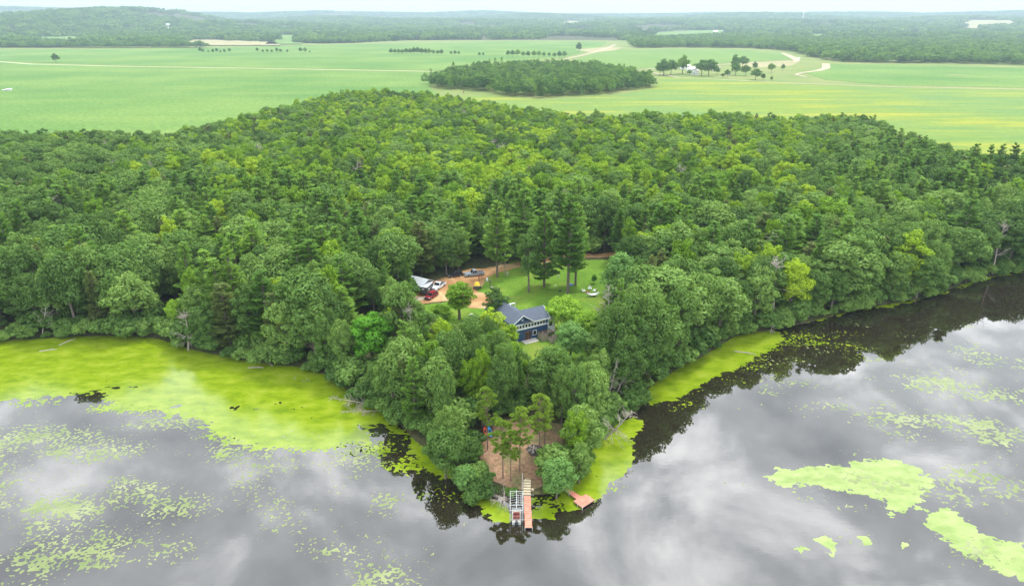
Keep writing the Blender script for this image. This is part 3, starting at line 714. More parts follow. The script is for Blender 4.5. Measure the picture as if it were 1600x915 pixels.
def whitepine(name, seed, H=20.0, L0=3.9, start=0.22, whorls=15, dens=1.0, leaf=0.15, m='pine', droop=0.0, power=0.75):
    r = np.random.default_rng(seed)
    C = []; Nn = []; U = []; T = []; tr = MB()
    tr.tube([(0, 0, -0.6), (0, 0, H * 0.3), (0.1, 0, H * 0.65), (0.05, 0.05, H * 0.97)], [H * 0.017, H * 0.013, H * 0.008, 0.03], 7)
    for w in range(whorls):
        t = (w + r.uniform(-0.3, 0.3)) / whorls; t = min(max(t, 0), 0.985)
        z = H * (start + (1 - start) * t)
        nb = r.integers(4, 7) if t < 0.85 else 4
        a0 = r.uniform(0, 6.28)
        for b in range(nb):
            a = a0 + b * 6.283 / nb + r.uniform(-0.35, 0.35)
            Lb = L0 * (1 - t) ** power * r.uniform(0.62, 1.2) + 0.35
            if t < 0.15: Lb *= r.uniform(0.5, 0.9)
            z = H * (start + (1 - start) * min(max(t + r.uniform(-0.6, 0.6) / whorls, 0), 0.985)); rise = r.uniform(0.02, 0.34) - droop + 0.25 * t
            n = int((26 + 58 * Lb / L0 * (Lb + 0.6) / 3.0) * dens)
            s = r.uniform(0.22, 1.0, n) ** 0.75
            wd = 0.30 * Lb * np.minimum(s * 1.3, 1.15 - s * 0.55) + 0.12
            side = r.uniform(-1, 1, n) * wd
            hgt = rise * Lb * s + 0.10 * Lb * s ** 2.2 + r.normal(0, 0.10, n) + 0.05 * Lb * np.sin(s * 9 + b)
            dirv = np.array([math.cos(a), math.sin(a), 0]); sd = np.array([-math.sin(a), math.cos(a), 0])
            c = dirv * (s * Lb)[:, None] + sd * side[:, None] + np.array([0, 0, 1]) * (z + hgt)[:, None]
            u = dirv * 1.0 + sd * (side / (wd + 0.01))[:, None] * 0.9 + np.array([0, 0, 0.55])
            C.append(c); U.append(u + r.normal(0, 0.25, (n, 3))); Nn.append(np.tile([0, 0, 1.0], (n, 1)) - dirv * 0.25)
            T.append(np.clip(0.25 + 0.5 * s + r.normal(0, 0.18, n), 0, 1))
            if Lb > 0.8:
                tr.tube([(0, 0, z - 0.1), dirv * Lb * 0.55 + np.array([0, 0, z + rise * Lb * 0.5]), dirv * Lb * 0.92 + np.array([0, 0, z + rise * Lb * 0.92 + 0.06 * Lb])], [0.06, 0.035, 0.012], 4, cap=False)
    C = np.concatenate(C); U = np.concatenate(U); Nn = np.concatenate(Nn); T = np.concatenate(T)
    V, Q = leaf_cards(C, Nn, leaf, aspect=2.3, U=U, jit=0.35, r=r)
    return np_mesh(name + '_crown', V, Q, M[m], T), tr

def tuftpine(name, seed, H=15.0, start=0.5, Rc=2.3, tufts=46, per=95, leaf=0.12, m='redpine'):
    """bare-stemmed red pine with loose rounded tufts of needles"""
    r = np.random.default_rng(seed)
    C = []; Nn = []; U = []; T = []; tr = MB()
    lean = r.uniform(-0.35, 0.35, 2)
    def ax(z): return np.array([lean[0] * (z / H) ** 1.5, lean[1] * (z / H) ** 1.5, z])
    tr.tube([ax(0) - [0, 0, 0.6], ax(H * 0.3), ax(H * 0.6), ax(H * 0.95)], [0.19, 0.15, 0.11, 0.03], 7)
    for k in range(tufts):
        t = (k + r.uniform(0, 1)) / tufts
        z = H * (start + (1 - start) * t)
        a = r.uniform(0, 6.28); env = math.sin(math.pi * (0.18 + 0.78 * t)) ** 0.8
        Lb = Rc * env * r.uniform(0.45, 1.12)
        p = ax(z) + np.array([math.cos(a) * Lb, math.sin(a) * Lb, 0.25 * Lb])
        tr.tube([ax(z - 0.2), p], [0.04, 0.015], 4, cap=False)
        rad = r.uniform(0.45, 0.8)
        d = sphere_dirs(per, r); d[:, 2] = np.abs(d[:, 2]) * 0.9 - 0.1
        C.append(p + d * rad * r.uniform(0.35, 1, (per, 1)) * [1, 1, 0.7]); U.append(d + [0, 0, 0.4]); Nn.append(np.cross(d, sphere_dirs(per, r)) + [0, 0, 0.6])
        T.append(np.clip(r.normal(0.5, 0.25, per), 0, 1))
    for k in range(9):     # dead stubs below the crown
        z = H * r.uniform(0.18, start); a = r.uniform(0, 6.28); q = ax(z)
        tr.tube([q, q + np.array([math.cos(a), math.sin(a), 0.15]) * r.uniform(0.4, 1.1)], [0.025, 0.008], 4, cap=False)
    V, Q = leaf_cards(np.concatenate(C), np.concatenate(Nn), leaf, aspect=2.0, U=np.concatenate(U), jit=0.3, r=r)
    return np_mesh(name + '_crown', V, Q, M[m], np.concatenate(T)), tr

def deadtree(name, seed, H=12.0, spread=0.5, n1=26, twigs=5):
    r = np.random.default_rng(seed); tr = MB(); br = MB()
    def ax(z): return np.array([0.4 * math.sin(z * 0.25 + seed), 0.3 * math.cos(z * 0.2), z])
    tr.tube([ax(H * k / 6) - ([0, 0, 0.5] if k == 0 else [0, 0, 0]) for k in range(7)], [0.20 * (1 - k / 6.5) + 0.015 for k in range(7)], 6)
    for k in range(n1):
        t = r.uniform(0.18, 0.98); z = H * t; a = r.uniform(0, 6.28); L = H * 0.26 * (1.15 - t) * r.uniform(0.5, 1.3) * (0.5 + spread)
        s = ax(z); d = np.array([math.cos(a), math.sin(a), r.uniform(0.1, 0.8)])
        m1 = s + d * L * 0.5 + r.normal(0, 0.1, 3); e = s + d * L + r.normal(0, 0.25, 3)
        br.tube([s, m1, e], [0.05, 0.035, 0.012], 4, cap=False)
        for j in range(twigs):
            q = s + (e - s) * r.uniform(0.3, 1); dd = d + r.normal(0, 0.6, 3)
            q2 = q + dd * L * r.uniform(0.2, 0.45); br.tube([q, q2], [0.028, 0.008], 3, cap=False)
            if twigs > 4:
                br.tube([q2 * 0.6 + q * 0.4, q2 + r.normal(0, 0.35, 3)], [0.018, 0.006], 3, cap=False)
    return br.mesh(name + '_branches', M['dead']), tr

KINDS = {}   # kind -> list of (crown mesh, trunk mesh, nominal height)
def reg(kind, crown, tr, H, bark='bark'): KINDS.setdefault(kind, []).append((crown, tr.mesh(kind + '_trunk', M[bark]), H))
for i in range(6): reg('oak_tree', *broadleaf('oak', 100 + i, 13.5, 3.5 + 0.4 * (i % 3), 0.08 + 0.05 * (i % 3), 40 + 3 * i, 250, 0.18, 'oak', sparse=0.75 + 0.08 * (i % 4)), 13.5)
for i in range(6): reg('maple_tree', *broadleaf('maple', 200 + i, 14.5, 2.9 + 0.4 * (i % 3), 0.12, 42, 210, 0.18, 'maple', flat=1.0 + 0.1 * (i % 2), sparse=0.8 + 0.1 * (i % 3)), 14.5)
for i in range(5): reg('white_pine', *whitepine('white_pine', 300 + i, 20.0, 4.5 + 0.4 * (i % 3), 0.12, 19, 2.2, 0.19), 20.0)
for i in range(3): reg('jack_pine', *whitepine('jack_pine', 330 + i, 15.0, 2.3, 0.10, 19, 1.8, 0.14, 'olive', droop=0.12, power=0.55), 15.0)
for i in range(4): reg('red_pine', *tuftpine('red_pine', 360 + i, 14.0, 0.42, 2.7, 60, 120, 0.13), 14.0, 'pinebark')
for i in range(3): reg('dead_tree', *deadtree('dead_tree', 400 + i, 12.0), 12.0, 'dead')
reg('lime_tree', *broadleaf('lime', 500, 13, 4.6, 0.1, 50, 260, 0.19, 'lime'), 13)
reg('vivid_tree', *broadleaf('vivid', 510, 13, 3.6, 0.08, 44, 260, 0.19, 'vivid'), 13)
for i in range(2): reg('pale_tree', *broadleaf('pale', 520 + i, 13, 4.2, 0.08, 52, 200, 0.19, 'pale'), 13)
reg('tall_pine', *whitepine('tall_pine', 540, 26, 5.2, 0.27, 19, 3.2, 0.20), 26)
reg('tall_pine', *whitepine('tall_pine', 541, 26, 5.6, 0.22, 20, 3.2, 0.20), 26)
reg('juniper', *broadleaf('juniper', 550, 11, 2.3, 0.03, 46, 170, 0.13, 'oak', 1.25), 11)
reg('bush', *broadleaf('bush', 560, 3.2, 1.9, 0.0, 22, 150, 0.15, 'oak'), 3.2)
reg('bush', *broadleaf('bush', 561, 3.0, 2.2, 0.0, 24, 150, 0.15, 'oak', 0.8), 3.0)

NAMECAT = {'oak_tree': 'oak_tree', 'maple_tree': 'maple_tree', 'white_pine': 'pine_tree', 'jack_pine': 'pine_tree', 'red_pine': 'pine_tree', 'dead_tree': 'dead_tree',
           'lime_tree': 'maple_tree', 'vivid_tree': 'maple_tree', 'pale_tree': 'leafy_tree', 'tall_pine': 'pine_tree', 'juniper': 'juniper', 'bush': 'bush'}
def plant(kind, x, y, H, label=None, group=None, rz=None, var=None, widen=1.0, z=None, bark=None, tilt=None, name=None):
    vs = KINDS[kind]; cr, tk, h0 = vs[var if var is not None else random.randrange(len(vs))]
    root = thing(name or NAMECAT[kind], label, 'bush' if kind == 'bush' else 'tree', (x, y, gz(x, y) if z is None else z), random.uniform(0, 6.28) if rz is None else rz, group)
    s = H / h0; root.scale = (s * widen, s * widen, s)
    if tilt: root.rotation_euler = (tilt[0], tilt[1], root.rotation_euler[2])
    link('trunk', tk, root); link('branches' if kind == 'dead_tree' else 'crown', cr, root)
    return root
def top(px, py, H, z=3.0):
    return atz(px, py, z + H)

# ---- hand-placed trees one can recognise in the photo: (kind, photo x and y of the top, height, widen, label)
SPECIAL = []
def sp(kind, px, py, H, label, widen=1.0, **k):
    x, y = top(px, py, H, k.pop('z0', 3.0)); o = plant(kind, x, y, H, label, widen=widen, **k); SPECIAL.append((x, y, H * 0.27 * widen)); return o
def spb(kind, bx, by, ty, label, widen=1.0, **k):
    p = at(bx, by); H = 5.0
    while proj(p.x, p.y, p.z + H)[1] > ty and H < 34: H += 0.25
    plant(kind, p.x, p.y, H, label, widen=widen, z=p.z, **k); SPECIAL.append((p.x, p.y, H * 0.2 * widen))
sp('lime_tree', 884, 462, 9.0, 'lime green broad tree right beside the white porch of the blue house', 1.5)
sp('lime_tree', 920, 482, 8.0, 'lime green round tree next to the one beside the white porch, further right', 1.3)
sp('pale_tree', 893, 500, 9.0, 'pale green loose tree standing just right of the deck of the blue house', 1.35)
sp('vivid_tree', 575, 478, 13.5, 'vivid green full tree brightest on the left slope above the fallen trees', 1.25)
sp('lime_tree', 268, 455, 8.5, 'small lime yellow tree glowing above the left bay shore', 0.85)
sp('maple_tree', 716, 437, 10.5, 'round yellow green tree standing in front of the driveway', 1.75, var=0)
sp('maple_tree', 768, 482, 10, 'broad leafy tree hiding the left half of the blue house', 1.7, var=3)
sp('maple_tree', 797, 507, 8, 'leafy tree against the left corner of the house front', 1.3, var=1)
sp('oak_tree', 740, 492, 9, 'leafy tree left of the two that hide the house corner', 1.6, var=2)
sp('maple_tree', 690, 472, 7.5, 'low leafy tree in front of the round one by the driveway', 1.6, var=2)
sp('juniper', 773, 452, 9.5, 'dark grey green cone shaped juniper against the left end of the blue house', 1.45)
sp('pale_tree', 972, 393, 15, 'large pale grey green tree at the right edge of the lawn', 1.0, var=1)
sp('pale_tree', 985, 432, 12, 'rounded pale tree in front of the large pale one at the right of the lawn', 1.0, var=0)
spb('tall_pine', 777, 433, 312, 'tall white pine with bare forked trunk beside the driveway', 0.95, var=1)
spb('tall_pine', 887, 460, 306, 'tallest white pine with bare grey trunk standing on the lawn', 0.95, var=0)
spb('tall_pine', 899, 446, 318, 'white pine just behind the tallest one on the lawn', 0.85, var=1)
spb('white_pine', 850, 448, 318, 'dark full pine right of the leafy tree at the top of the lawn', 0.95, var=0)
spb('white_pine', 818, 414, 293, 'broad white pine beyond the driveway behind the light pole', 1.1, var=1)
spb('tall_pine', 965, 408, 325, 'white pine with visible trunk behind the right of the lawn', 0.95, var=0)
spb('white_pine', 1003, 404, 318, 'narrow white pine left of the pale tree behind the lawn', 0.8, var=1)
spb('oak_tree', 826, 456, 352, 'leafy tree with a bare lower trunk on the upper lawn', 0.72, var=0)
sp('oak_tree', 675, 348, 15, 'tall dark leafy tree standing left behind the grey pickup', 0.85, var=1)
sp('oak_tree', 695, 362, 13, 'dark leafy tree right at the back of the parking area', 0.9, var=3)
sp('white_pine', 632, 402, 12, 'small bright pine left of the metal roofed shed', 0.85, var=2)
sp('maple_tree', 635, 440, 9, 'leafy tree in front of the left side of the shed', 1.1, var=1)
sp('pale_tree', 872, 698, 8.5, 'round bright tree on the bank between the two docks', 1.05, var=0, z0=1.5)
sp('oak_tree', 912, 612, 12, 'leafy tree right of the needle covered clearing', 0.9, var=2, z0=2.5)
sp('oak_tree', 908, 668, 9, 'low leafy tree at the right edge of the point above the square dock', 0.85, var=0, z0=2)
sp('maple_tree', 903, 620, 12, 'light green crown rising right of the red pines', 0.8, z0=2.5)
sp('oak_tree', 692, 640, 11, 'leafy tree above the left bank of the point', 1.1, var=1, z0=2.5)
sp('oak_tree', 699, 612, 11, 'leafy tree just left of the two kayaks', 0.7, var=4, z0=2.5)
sp('pale_tree', 722, 708, 5.5, 'low grey green tree leaning over the left bank of the tip', 1.1, var=1, z0=1.5)
sp('bush', 745, 738, 3.6, 'dark green bush on the left bank above the dead brush', 1.05, z0=1.2)
sp('bush', 798, 752, 1.5, 'small bright bush behind the boat lift', 1.0, z0=1.2)
RP = [(778, 640, 11.5, 786, 746, 'leftmost thin red pine of the clearing'), (800, 655, 10, 798, 751, 'short red pine closest to the boat lift'), (815, 625, 12.5, 812, 736, 'straight red pine in the middle of the clearing'),
      (847, 617, 13.0, 843, 718, 'tallest red pine at the right of the clearing'), (857, 650, 9.5, 851, 702, 'thin red pine behind the tallest one of the clearing'), (785, 606, 12.5, 762, 702, 'red pine rising behind the kayaks')]
for i, (tx, ty, H, bx, by, lab) in enumerate(RP):
    p = at(bx, by); plant('red_pine', p.x, p.y, H, lab, 'red pines on the tip of the point', var=i % 4, z=p.z, widen=0.85); SPECIAL.append((p.x, p.y, 0.5))
p = at(928, 443); plant('vivid_tree', p.x, p.y, 2.8, 'lone young tree on the lawn behind the garden chairs', z=p.z); SPECIAL.append((p.x, p.y, 1))
# dead and fallen trees
def dead(px, py, H, label, tilt=None, widen=1.0, rz=0.0, var=0, z=None, dz=0.0):
    p = at(px, py); o = plant('dead_tree', p.x, p.y, H, label, rz=rz, var=var, widen=widen, tilt=tilt, z=(p.z + dz) if z is None else z); SPECIAL.append((p.x, p.y, 1.0)); return o
dead(962, 628, 11, 'leaning grey dead tree over the duckweed left of the cove', (R(-8), R(18), 0), 1.0, 0, 0)
dead(948, 640, 11.5, 'thin standing dead trunk left of the leaning grey one', (0, R(6), 0), 0.45, 0, 1)
dead(943, 688, 9, 'bleached dead tree spreading over the duckweed pool', (R(8), R(30), 0), 1.6, 0, 2)
dead(590, 632, 10, 'fallen dead tree lying from the left bank toward the bay', (0, R(-72), 0), 0.8, 0.3, 1)
dead(602, 640, 9, 'second fallen dead tree lying below the first on the left bank', (R(14), R(-80), 0), 0.6, 0.1, 0)
dead(497, 596, 5.5, 'small brown fallen tree with dry twigs in the duckweed', (0, R(-84), 0), 1.4, 0.0, 2)
dead(293, 548, 11, 'bare grey branched tree among the leaves of the left bay shore', (0, R(5), 0), 1.3, 0, 2)
dead(68, 522, 10, 'pale leaning snag on the far left bay shore', (0, R(14), 0), 0.9, 1, 1)
dead(1147, 505, 11, 'bleached narrow dead tree above the small cove', (0, R(4), 0), 0.7, 2, 1)
dead(1205, 521, 3.0, 'low dead brush on the bank at the end of the small cove', None, 1.8, 2, 2)
dead(785, 784, 3.3, 'fan of dead grey branches lying in the water left of the boat lift', (R(38), 0, 0), 2.7, 0, 2, z=-0.1)
dead(765, 770, 2.6, 'smaller heap of dead grey branches behind the fan in the water', (R(25), R(-20), 0), 2.4, 1, 0, z=0.0)
for px, py, L, a, lab in [(75, 547, 3.5, 0.35, 'grey drift log floating in duckweed near the far left shore'), (105, 534, 4, 1.1, 'forked log at the edge of the left bay shore'), (400, 574, 3.5, 0.05, 'short log lying in duckweed below the left bank'),
                          (1165, 551, 5.0, -0.35, 'dark log lying across the duckweed of the cove'), (423, 568, 2.5, 2.2, 'little broken log beside the left bank')]:
    x, y = atz(px, py, 0.05); lg = MB(); lg.tube([(-L / 2, 0, 0.02), (0, 0.1, 0.08), (L / 2, 0, 0.05)], [0.15, 0.13, 0.06], 6); lg.tube([(0.2, 0.1, 0.08), (0.8, 0.7, 0.2)], [0.06, 0.02], 4)
    o = lg.obj('log', M['dead']); o.location = (x, y, 0.02); o.rotation_euler = (0, 0, a); tag(o, lab, 'log')

# ---- the wood: positions on a jittered grid inside the wood's outline
BACK = [(-200, 208), (0, 208), (100, 209), (200, 212), (255, 211), (300, 203), (345, 192), (400, 180), (450, 165), (520, 148), (590, 142), (670, 147), (715, 155), (770, 163), (830, 172), (900, 180), (960, 182), (1000, 180),
        (1060, 182), (1130, 180), (1200, 182), (1260, 185), (1330, 182), (1368, 188), (1400, 208), (1440, 216), (1500, 240), (1600, 247), (1800, 262)]
back_w = [atz(x, y, 16.5) for x, y in BACK]
WOOD = [(-260, 166), (-185, 160)] + [(x, y + 1.0) for x, y in shore] + [(shore[-1][0] + 60, shore[-1][1] + 55)] + back_w[::-1]
CLEAR_G = [px_poly(p, 3) for p in [
    [(636, 520), (640, 432), (700, 428), (735, 414), (770, 408), (880, 394), (965, 392), (985, 430), (965, 490), (915, 505), (925, 560), (880, 572), (800, 572), (785, 535), (740, 520), (700, 545)],
    [(746, 700), (756, 665), (790, 650), (840, 650), (888, 660), (920, 682), (905, 705), (885, 725), (862, 775), (790, 778), (768, 755), (745, 728)]]]
KEEP = [  # places that stay in view: (polygon in the photo)
    [(640, 436), (692, 438), (712, 428), (735, 416), (812, 414), (818, 445), (845, 450), (880, 440), (905, 420), (950, 418), (955, 445), (938, 468), (905, 470), (895, 470), (868, 480), (862, 500), (872, 520), (858, 530), (868, 545), (845, 552), (812, 545), (805, 520), (802, 502), (786, 478), (775, 462), (755, 472), (745, 458), (690, 480), (685, 494), (650, 468)],
    [(868, 472), (885, 463), (925, 483), (940, 500), (930, 545), (880, 545)], [(694, 445), (716, 438), (742, 450), (742, 490), (698, 492)], [(552, 495), (576, 480), (600, 500), (600, 548), (552, 548)],
    [(252, 462), (268, 456), (286, 466), (284, 488), (254, 488)], [(742, 648), (780, 648), (782, 698), (744, 698)], [(762, 452), (784, 452), (800, 500), (800, 512), (765, 505)],
    [(748, 690), (758, 658), (800, 650), (880, 660), (893, 690), (860, 712), (852, 768), (762, 756), (746, 715)],
]
KEEPF = [np.array(p, float) for p in KEEP]
cand = []
g = 5.1
xs = np.arange(-300, 300, g); ys = np.arange(80, 660, g)
gx, gy = np.meshgrid(xs, ys); gx = gx + g * 0.5 * (np.indices(gx.shape)[0] % 2)
gx = gx + rng.uniform(-0.36, 0.36, gx.shape) * g; gy = gy + rng.uniform(-0.36, 0.36, gy.shape) * g
X = gx.ravel(); Y = gy.ravel()
# smaller, closer trees on the point itself
sx, sy = np.meshgrid(np.arange(-60, 60, 3.9), np.arange(80, 140, 3.9)); sx = sx + rng.uniform(-1.5, 1.5, sx.shape); sy = sy + rng.uniform(-1.5, 1.5, sy.shape)
keep_ = Y >= 138; X = np.concatenate([X[keep_], sx.ravel()]); Y = np.concatenate([Y[keep_], sy.ravel()])
ins = (sdf(WOOD, X, Y) > 0) & (sdf(LAND, X, Y) > 0.8)
ins &= np.abs(X) < 0.80 * Y + 28
for cg in CLEAR_G: ins &= sdf(cg, X, Y) < 0.3
X = X[ins]; Y = Y[ins]
dsh = sdf(LAND, X, Y)
patch = fbm(X / 55, Y / 55, 3, 77); patch2 = fbm(X / 38, Y / 38, 3, 131); rn = rng.random(len(X)); rh = rng.random(len(X))
PXc = 800 + FPX * X / (Y * CP + 60 * SP)
trees = []
sp_arr = np.array(SPECIAL)
for i in range(len(X)):
    x, y = X[i], Y[i]
    if np.any(np.hypot(sp_arr[:, 0] - x, sp_arr[:, 1] - y) < sp_arr[:, 2] * 0.8 + 1.6): continue
    px, py = proj(x, y, 12)
    bsx, bsy = proj(x, y, 1)
    if 722 < bsx < 775 and bsy > 660: continue
    if 738 < bsx < 884 and bsy > 695: continue
    # how likely each kind is here
    near = y < 260
    pine = (0.10 + 1.1 * max(0, patch[i] - 0.46)) * (0.8 if y < 250 or px > 1300 else 0.2)
    if 280 < px < 640 and 290 < py < 500: pine += 0.22
    if 640 < px < 1040 and 320 < py < 420: pine += 0.20
    if px > 1330 and py < 330: pine += 0.28
    if 1100 < px < 1330 and 370 < py: pine += 0.18
    if 330 < px < 1250 and py < 300: pine -= 0.16
    if dsh[i] < 7: pine *= 0.35
    if y < 138: pine *= 0.5
    jack = 0.05 + (0.16 if 1000 < px < 1180 and py > 400 else 0) + (0.16 if 560 < px < 720 and py > 430 else 0) + (0.10 if px < 250 and py > 380 else 0)
    deadp = 0.02
    maple = 0.30 + 0.9 * (patch2[i] - 0.5)
    if 330 < px < 1250 and py < 340: maple += 0.40
    if px < 230 or px > 1250: maple -= 0.22
    if dsh[i] < 12: maple -= 0.12
    u = rn[i]
    if u < deadp: k = 'dead_tree'
    elif u < deadp + jack: k = 'jack_pine'
    elif u < deadp + jack + pine: k = 'white_pine'
    elif u < deadp + jack + pine + (1 - deadp - jack - pine) * min(max(maple, 0.05), 0.92): k = 'maple_tree'
    else: k = 'oak_tree'
    H = {'oak_tree': 11.5 + 7.5 * rh[i], 'maple_tree': 11 + 8 * rh[i], 'white_pine': 14 + 7.5 * rh[i], 'jack_pine': 13 + 4 * rh[i], 'dead_tree': 13 + 3.5 * rh[i]}[k]
    if dsh[i] < 12: H *= 1.08
    if y < 125: H = min(H, 13 + 3.5 * rh[i])
    if y > 300: H = min(H, 17)
    wid = (0.78 + 0.62 * random.random() ** 1.5) * (0.66 if y < 138 else 1)
    # keep the yard and the clearing in view
    r0 = 2.6
    for att in range(7):
        z0 = 2.8
        ok = True
        pts = []
        for f in ((1.0, 0), (0.8, 0.5), (0.8, -0.5), (0.55, 1), (0.55, -1), (0.3, 0.9), (0.3, -0.9), (0.1, 0)):
            rr_ = H * 0.28 * wid if k in ('oak_tree', 'maple_tree') else H * 0.15
            pts.append(proj(x + f[1] * rr_, y, z0 + H * f[0]))
        P = np.array(pts)
        for kp in KEEPF:
            if np.any(sdf([tuple(q) for q in kp], P[:, 0], P[:, 1]) > 0): ok = False
        if ok: break
        H *= 0.86
    if not ok or H < 3.5: continue
    trees.append([k, x, y, H, wid, px, py, dsh[i]])

_o = ['first', 'second', 'third', 'fourth', 'fifth', 'sixth', 'seventh', 'eighth', 'ninth']
ORD = _o + ['tenth', 'eleventh', 'twelfth', 'thirteenth', 'fourteenth', 'fifteenth', 'sixteenth', 'seventeenth', 'eighteenth', 'nineteenth', 'twentieth'] + ['twenty-' + w for w in _o] + ['thirtieth'] + ['thirty-' + w for w in _o] + ['fortieth', 'forty-first']
def kind_word(k): return {'oak_tree': 'dull green oak', 'maple_tree': 'fresh green maple', 'white_pine': 'dark white pine', 'jack_pine': 'olive jack pine', 'dead_tree': 'bare dead tree'}[k]
SPANS = [(-1e9, 40, 'at the far left edge'), (40, 110, 'above the left drift log'), (110, 180, 'along the straight left shore'), (180, 250, 'left of the lime yellow tree'), (250, 320, 'by the bare left bay tree'),
         (320, 390, 'where the left shore bends'), (390, 460, 'above the short log'), (460, 520, 'above the brown fallen tree'), (520, 570, 'left of the vivid tree'), (570, 620, 'above the fallen dead trees'),
         (620, 670, 'in line with the shed'), (670, 720, 'in line with the vehicles'), (720, 770, 'in line with the kayaks'), (770, 820, 'in line with the steps'), (820, 870, 'in line with the house'),
         (870, 920, 'in line with the platform'), (920, 970, 'in line with the hammock'), (970, 1020, 'by the leaning dead tree'), (1020, 1070, 'at the cove\'s left end'), (1070, 1120, 'above the cove\'s middle'), (1120, 1170, 'by the cove\'s bleached tree'),
         (1170, 1230, 'at the cove\'s right end'), (1230, 1290, 'just right of the cove'), (1290, 1350, 'above the thin duckweed line'), (1350, 1410, 'well past the cove'), (1410, 1480, 'where the right shore darkens'), (1480, 1550, 'near the right shore\'s end'), (1550, 1e9, 'at the far right edge')]
def depth_phrase(d):
    return 'by the water' if d < 7 else 'behind the bank' if d < 15 else 'further in' if d < 24 else 'deep inside' if d < 38 else 'deeper still' if d < 55 else 'far back'
trees.sort(key=lambda t: t[2] ** 2 + t[1] ** 2)
cnt = {}; single = []; rest = []
for t in trees:
    c = 'pine' if 'pine' in t[0] else t[0]
    lim = 270 if c != 'dead_tree' else 60
    # a tree outside the frame is not one of those the photo shows
    vis = -40 < t[5] < 1640
    if vis and cnt.get(c, 0) < lim: cnt[c] = cnt.get(c, 0) + 1; single.append(t)
    else: rest.append(t)
cells = {}
for t in single:
    px = t[5]; sphr = next(s for a, b, s in SPANS if a <= px < b)
    cells.setdefault((t[0], sphr, depth_phrase(t[7])), []).append(t)
GRP = {'oak_tree': 'oaks of the lakeside wood', 'maple_tree': 'maples of the lakeside wood', 'white_pine': 'white pines of the lakeside wood', 'jack_pine': 'jack pines of the lakeside wood', 'dead_tree': 'dead trees standing in the wood'}
for (k, sphr, dph), L in cells.items():
    L.sort(key=lambda t: t[5])
    for j, t in enumerate(L):
        w = kind_word(k)
        lab = f'{w} {dph}, {sphr}' if len(L) == 1 else f'{w} {dph}, {ORD[min(j, 40)]} from left {sphr}'
        plant(t[0], t[1], t[2], t[3], lab, GRP[k], widen=t[4] * random.uniform(0.95, 1.15) if k != 'white_pine' else t[4])
print('individual trees', len(single), 'rest', len(rest), 'special', len(SPECIAL))

# ---- stuff: the rest of the wood as one object each (instances of whole trees)
src_col = bpy.data.collections.new('tree_sources')
def merged(name, crown, trunk):
    """crown and trunk in one mesh, used only as an instance source"""
    bm = bmesh.new(); bm.from_mesh(crown); n = len(bm.faces); bm.from_mesh(trunk)
    bm.faces.ensure_lookup_table()
    for f in bm.faces[n:]: f.material_index = 1
    me = bpy.data.meshes.new(name); bm.to_mesh(me); bm.free()
    me.materials.append(crown.materials[0]); me.materials.append(trunk.materials[0])
    return me
def lowtree(name, seed, m, H=13, Rc=4.4, lobes=20, per=55, leaf=0.42):
    cr, tr = broadleaf(name, seed, H, Rc, 0.06, lobes, per, leaf, m); return cr
def lowpine(name, seed, H=18):
    cr, tr = whitepine(name, seed, H, 3.4, 0.10, 12, 0.32, 0.32); return cr
def clump(name, seed, m='far', n=11, R0=26):
    """a stretch of distant canopy: a dozen rounded crowns"""
    r = np.random.default_rng(seed); C = []; Nn = []; T = []
    for k in range(n):
        a = r.uniform(0, 6.28); q = R0 * math.sqrt(r.uniform(0, 1)); rad = r.uniform(5, 8); h = r.uniform(9, 17)
        nn = 90; d = sphere_dirs(nn, r); d[:, 2] = np.abs(d[:, 2]) * 1.1 - 0.15
        C.append(np.array([q * math.cos(a), q * math.sin(a), h - rad * 0.6]) + d * rad * r.uniform(0.8, 1.05, (nn, 1)) * [1, 1, 1.0]); Nn.append(d + [0, 0, 0.3])
        T.append(np.clip(r.normal(0.5, 0.2, nn) + r.uniform(-0.3, 0.3), 0, 1))
        nn = 16; d = sphere_dirs(nn, r); d[:, 2] *= 0.5
        C.append(np.array([q * math.cos(a), q * math.sin(a), h * 0.35]) + d * rad * [1, 1, 1.0]); Nn.append(d); T.append(np.full(nn, 0.3))
    V, Q = leaf_cards(np.concatenate(C), np.concatenate(Nn), 1.9, r=r)
    return np_mesh(name, V, Q, M[m], np.concatenate(T))
def source_set(name, meshes):
    c = bpy.data.collections.new(name)
    for i, me in enumerate(meshes):
        o = bpy.data.objects.new(f'{name}_{i:02d}', me); c.objects.link(o)
    return c
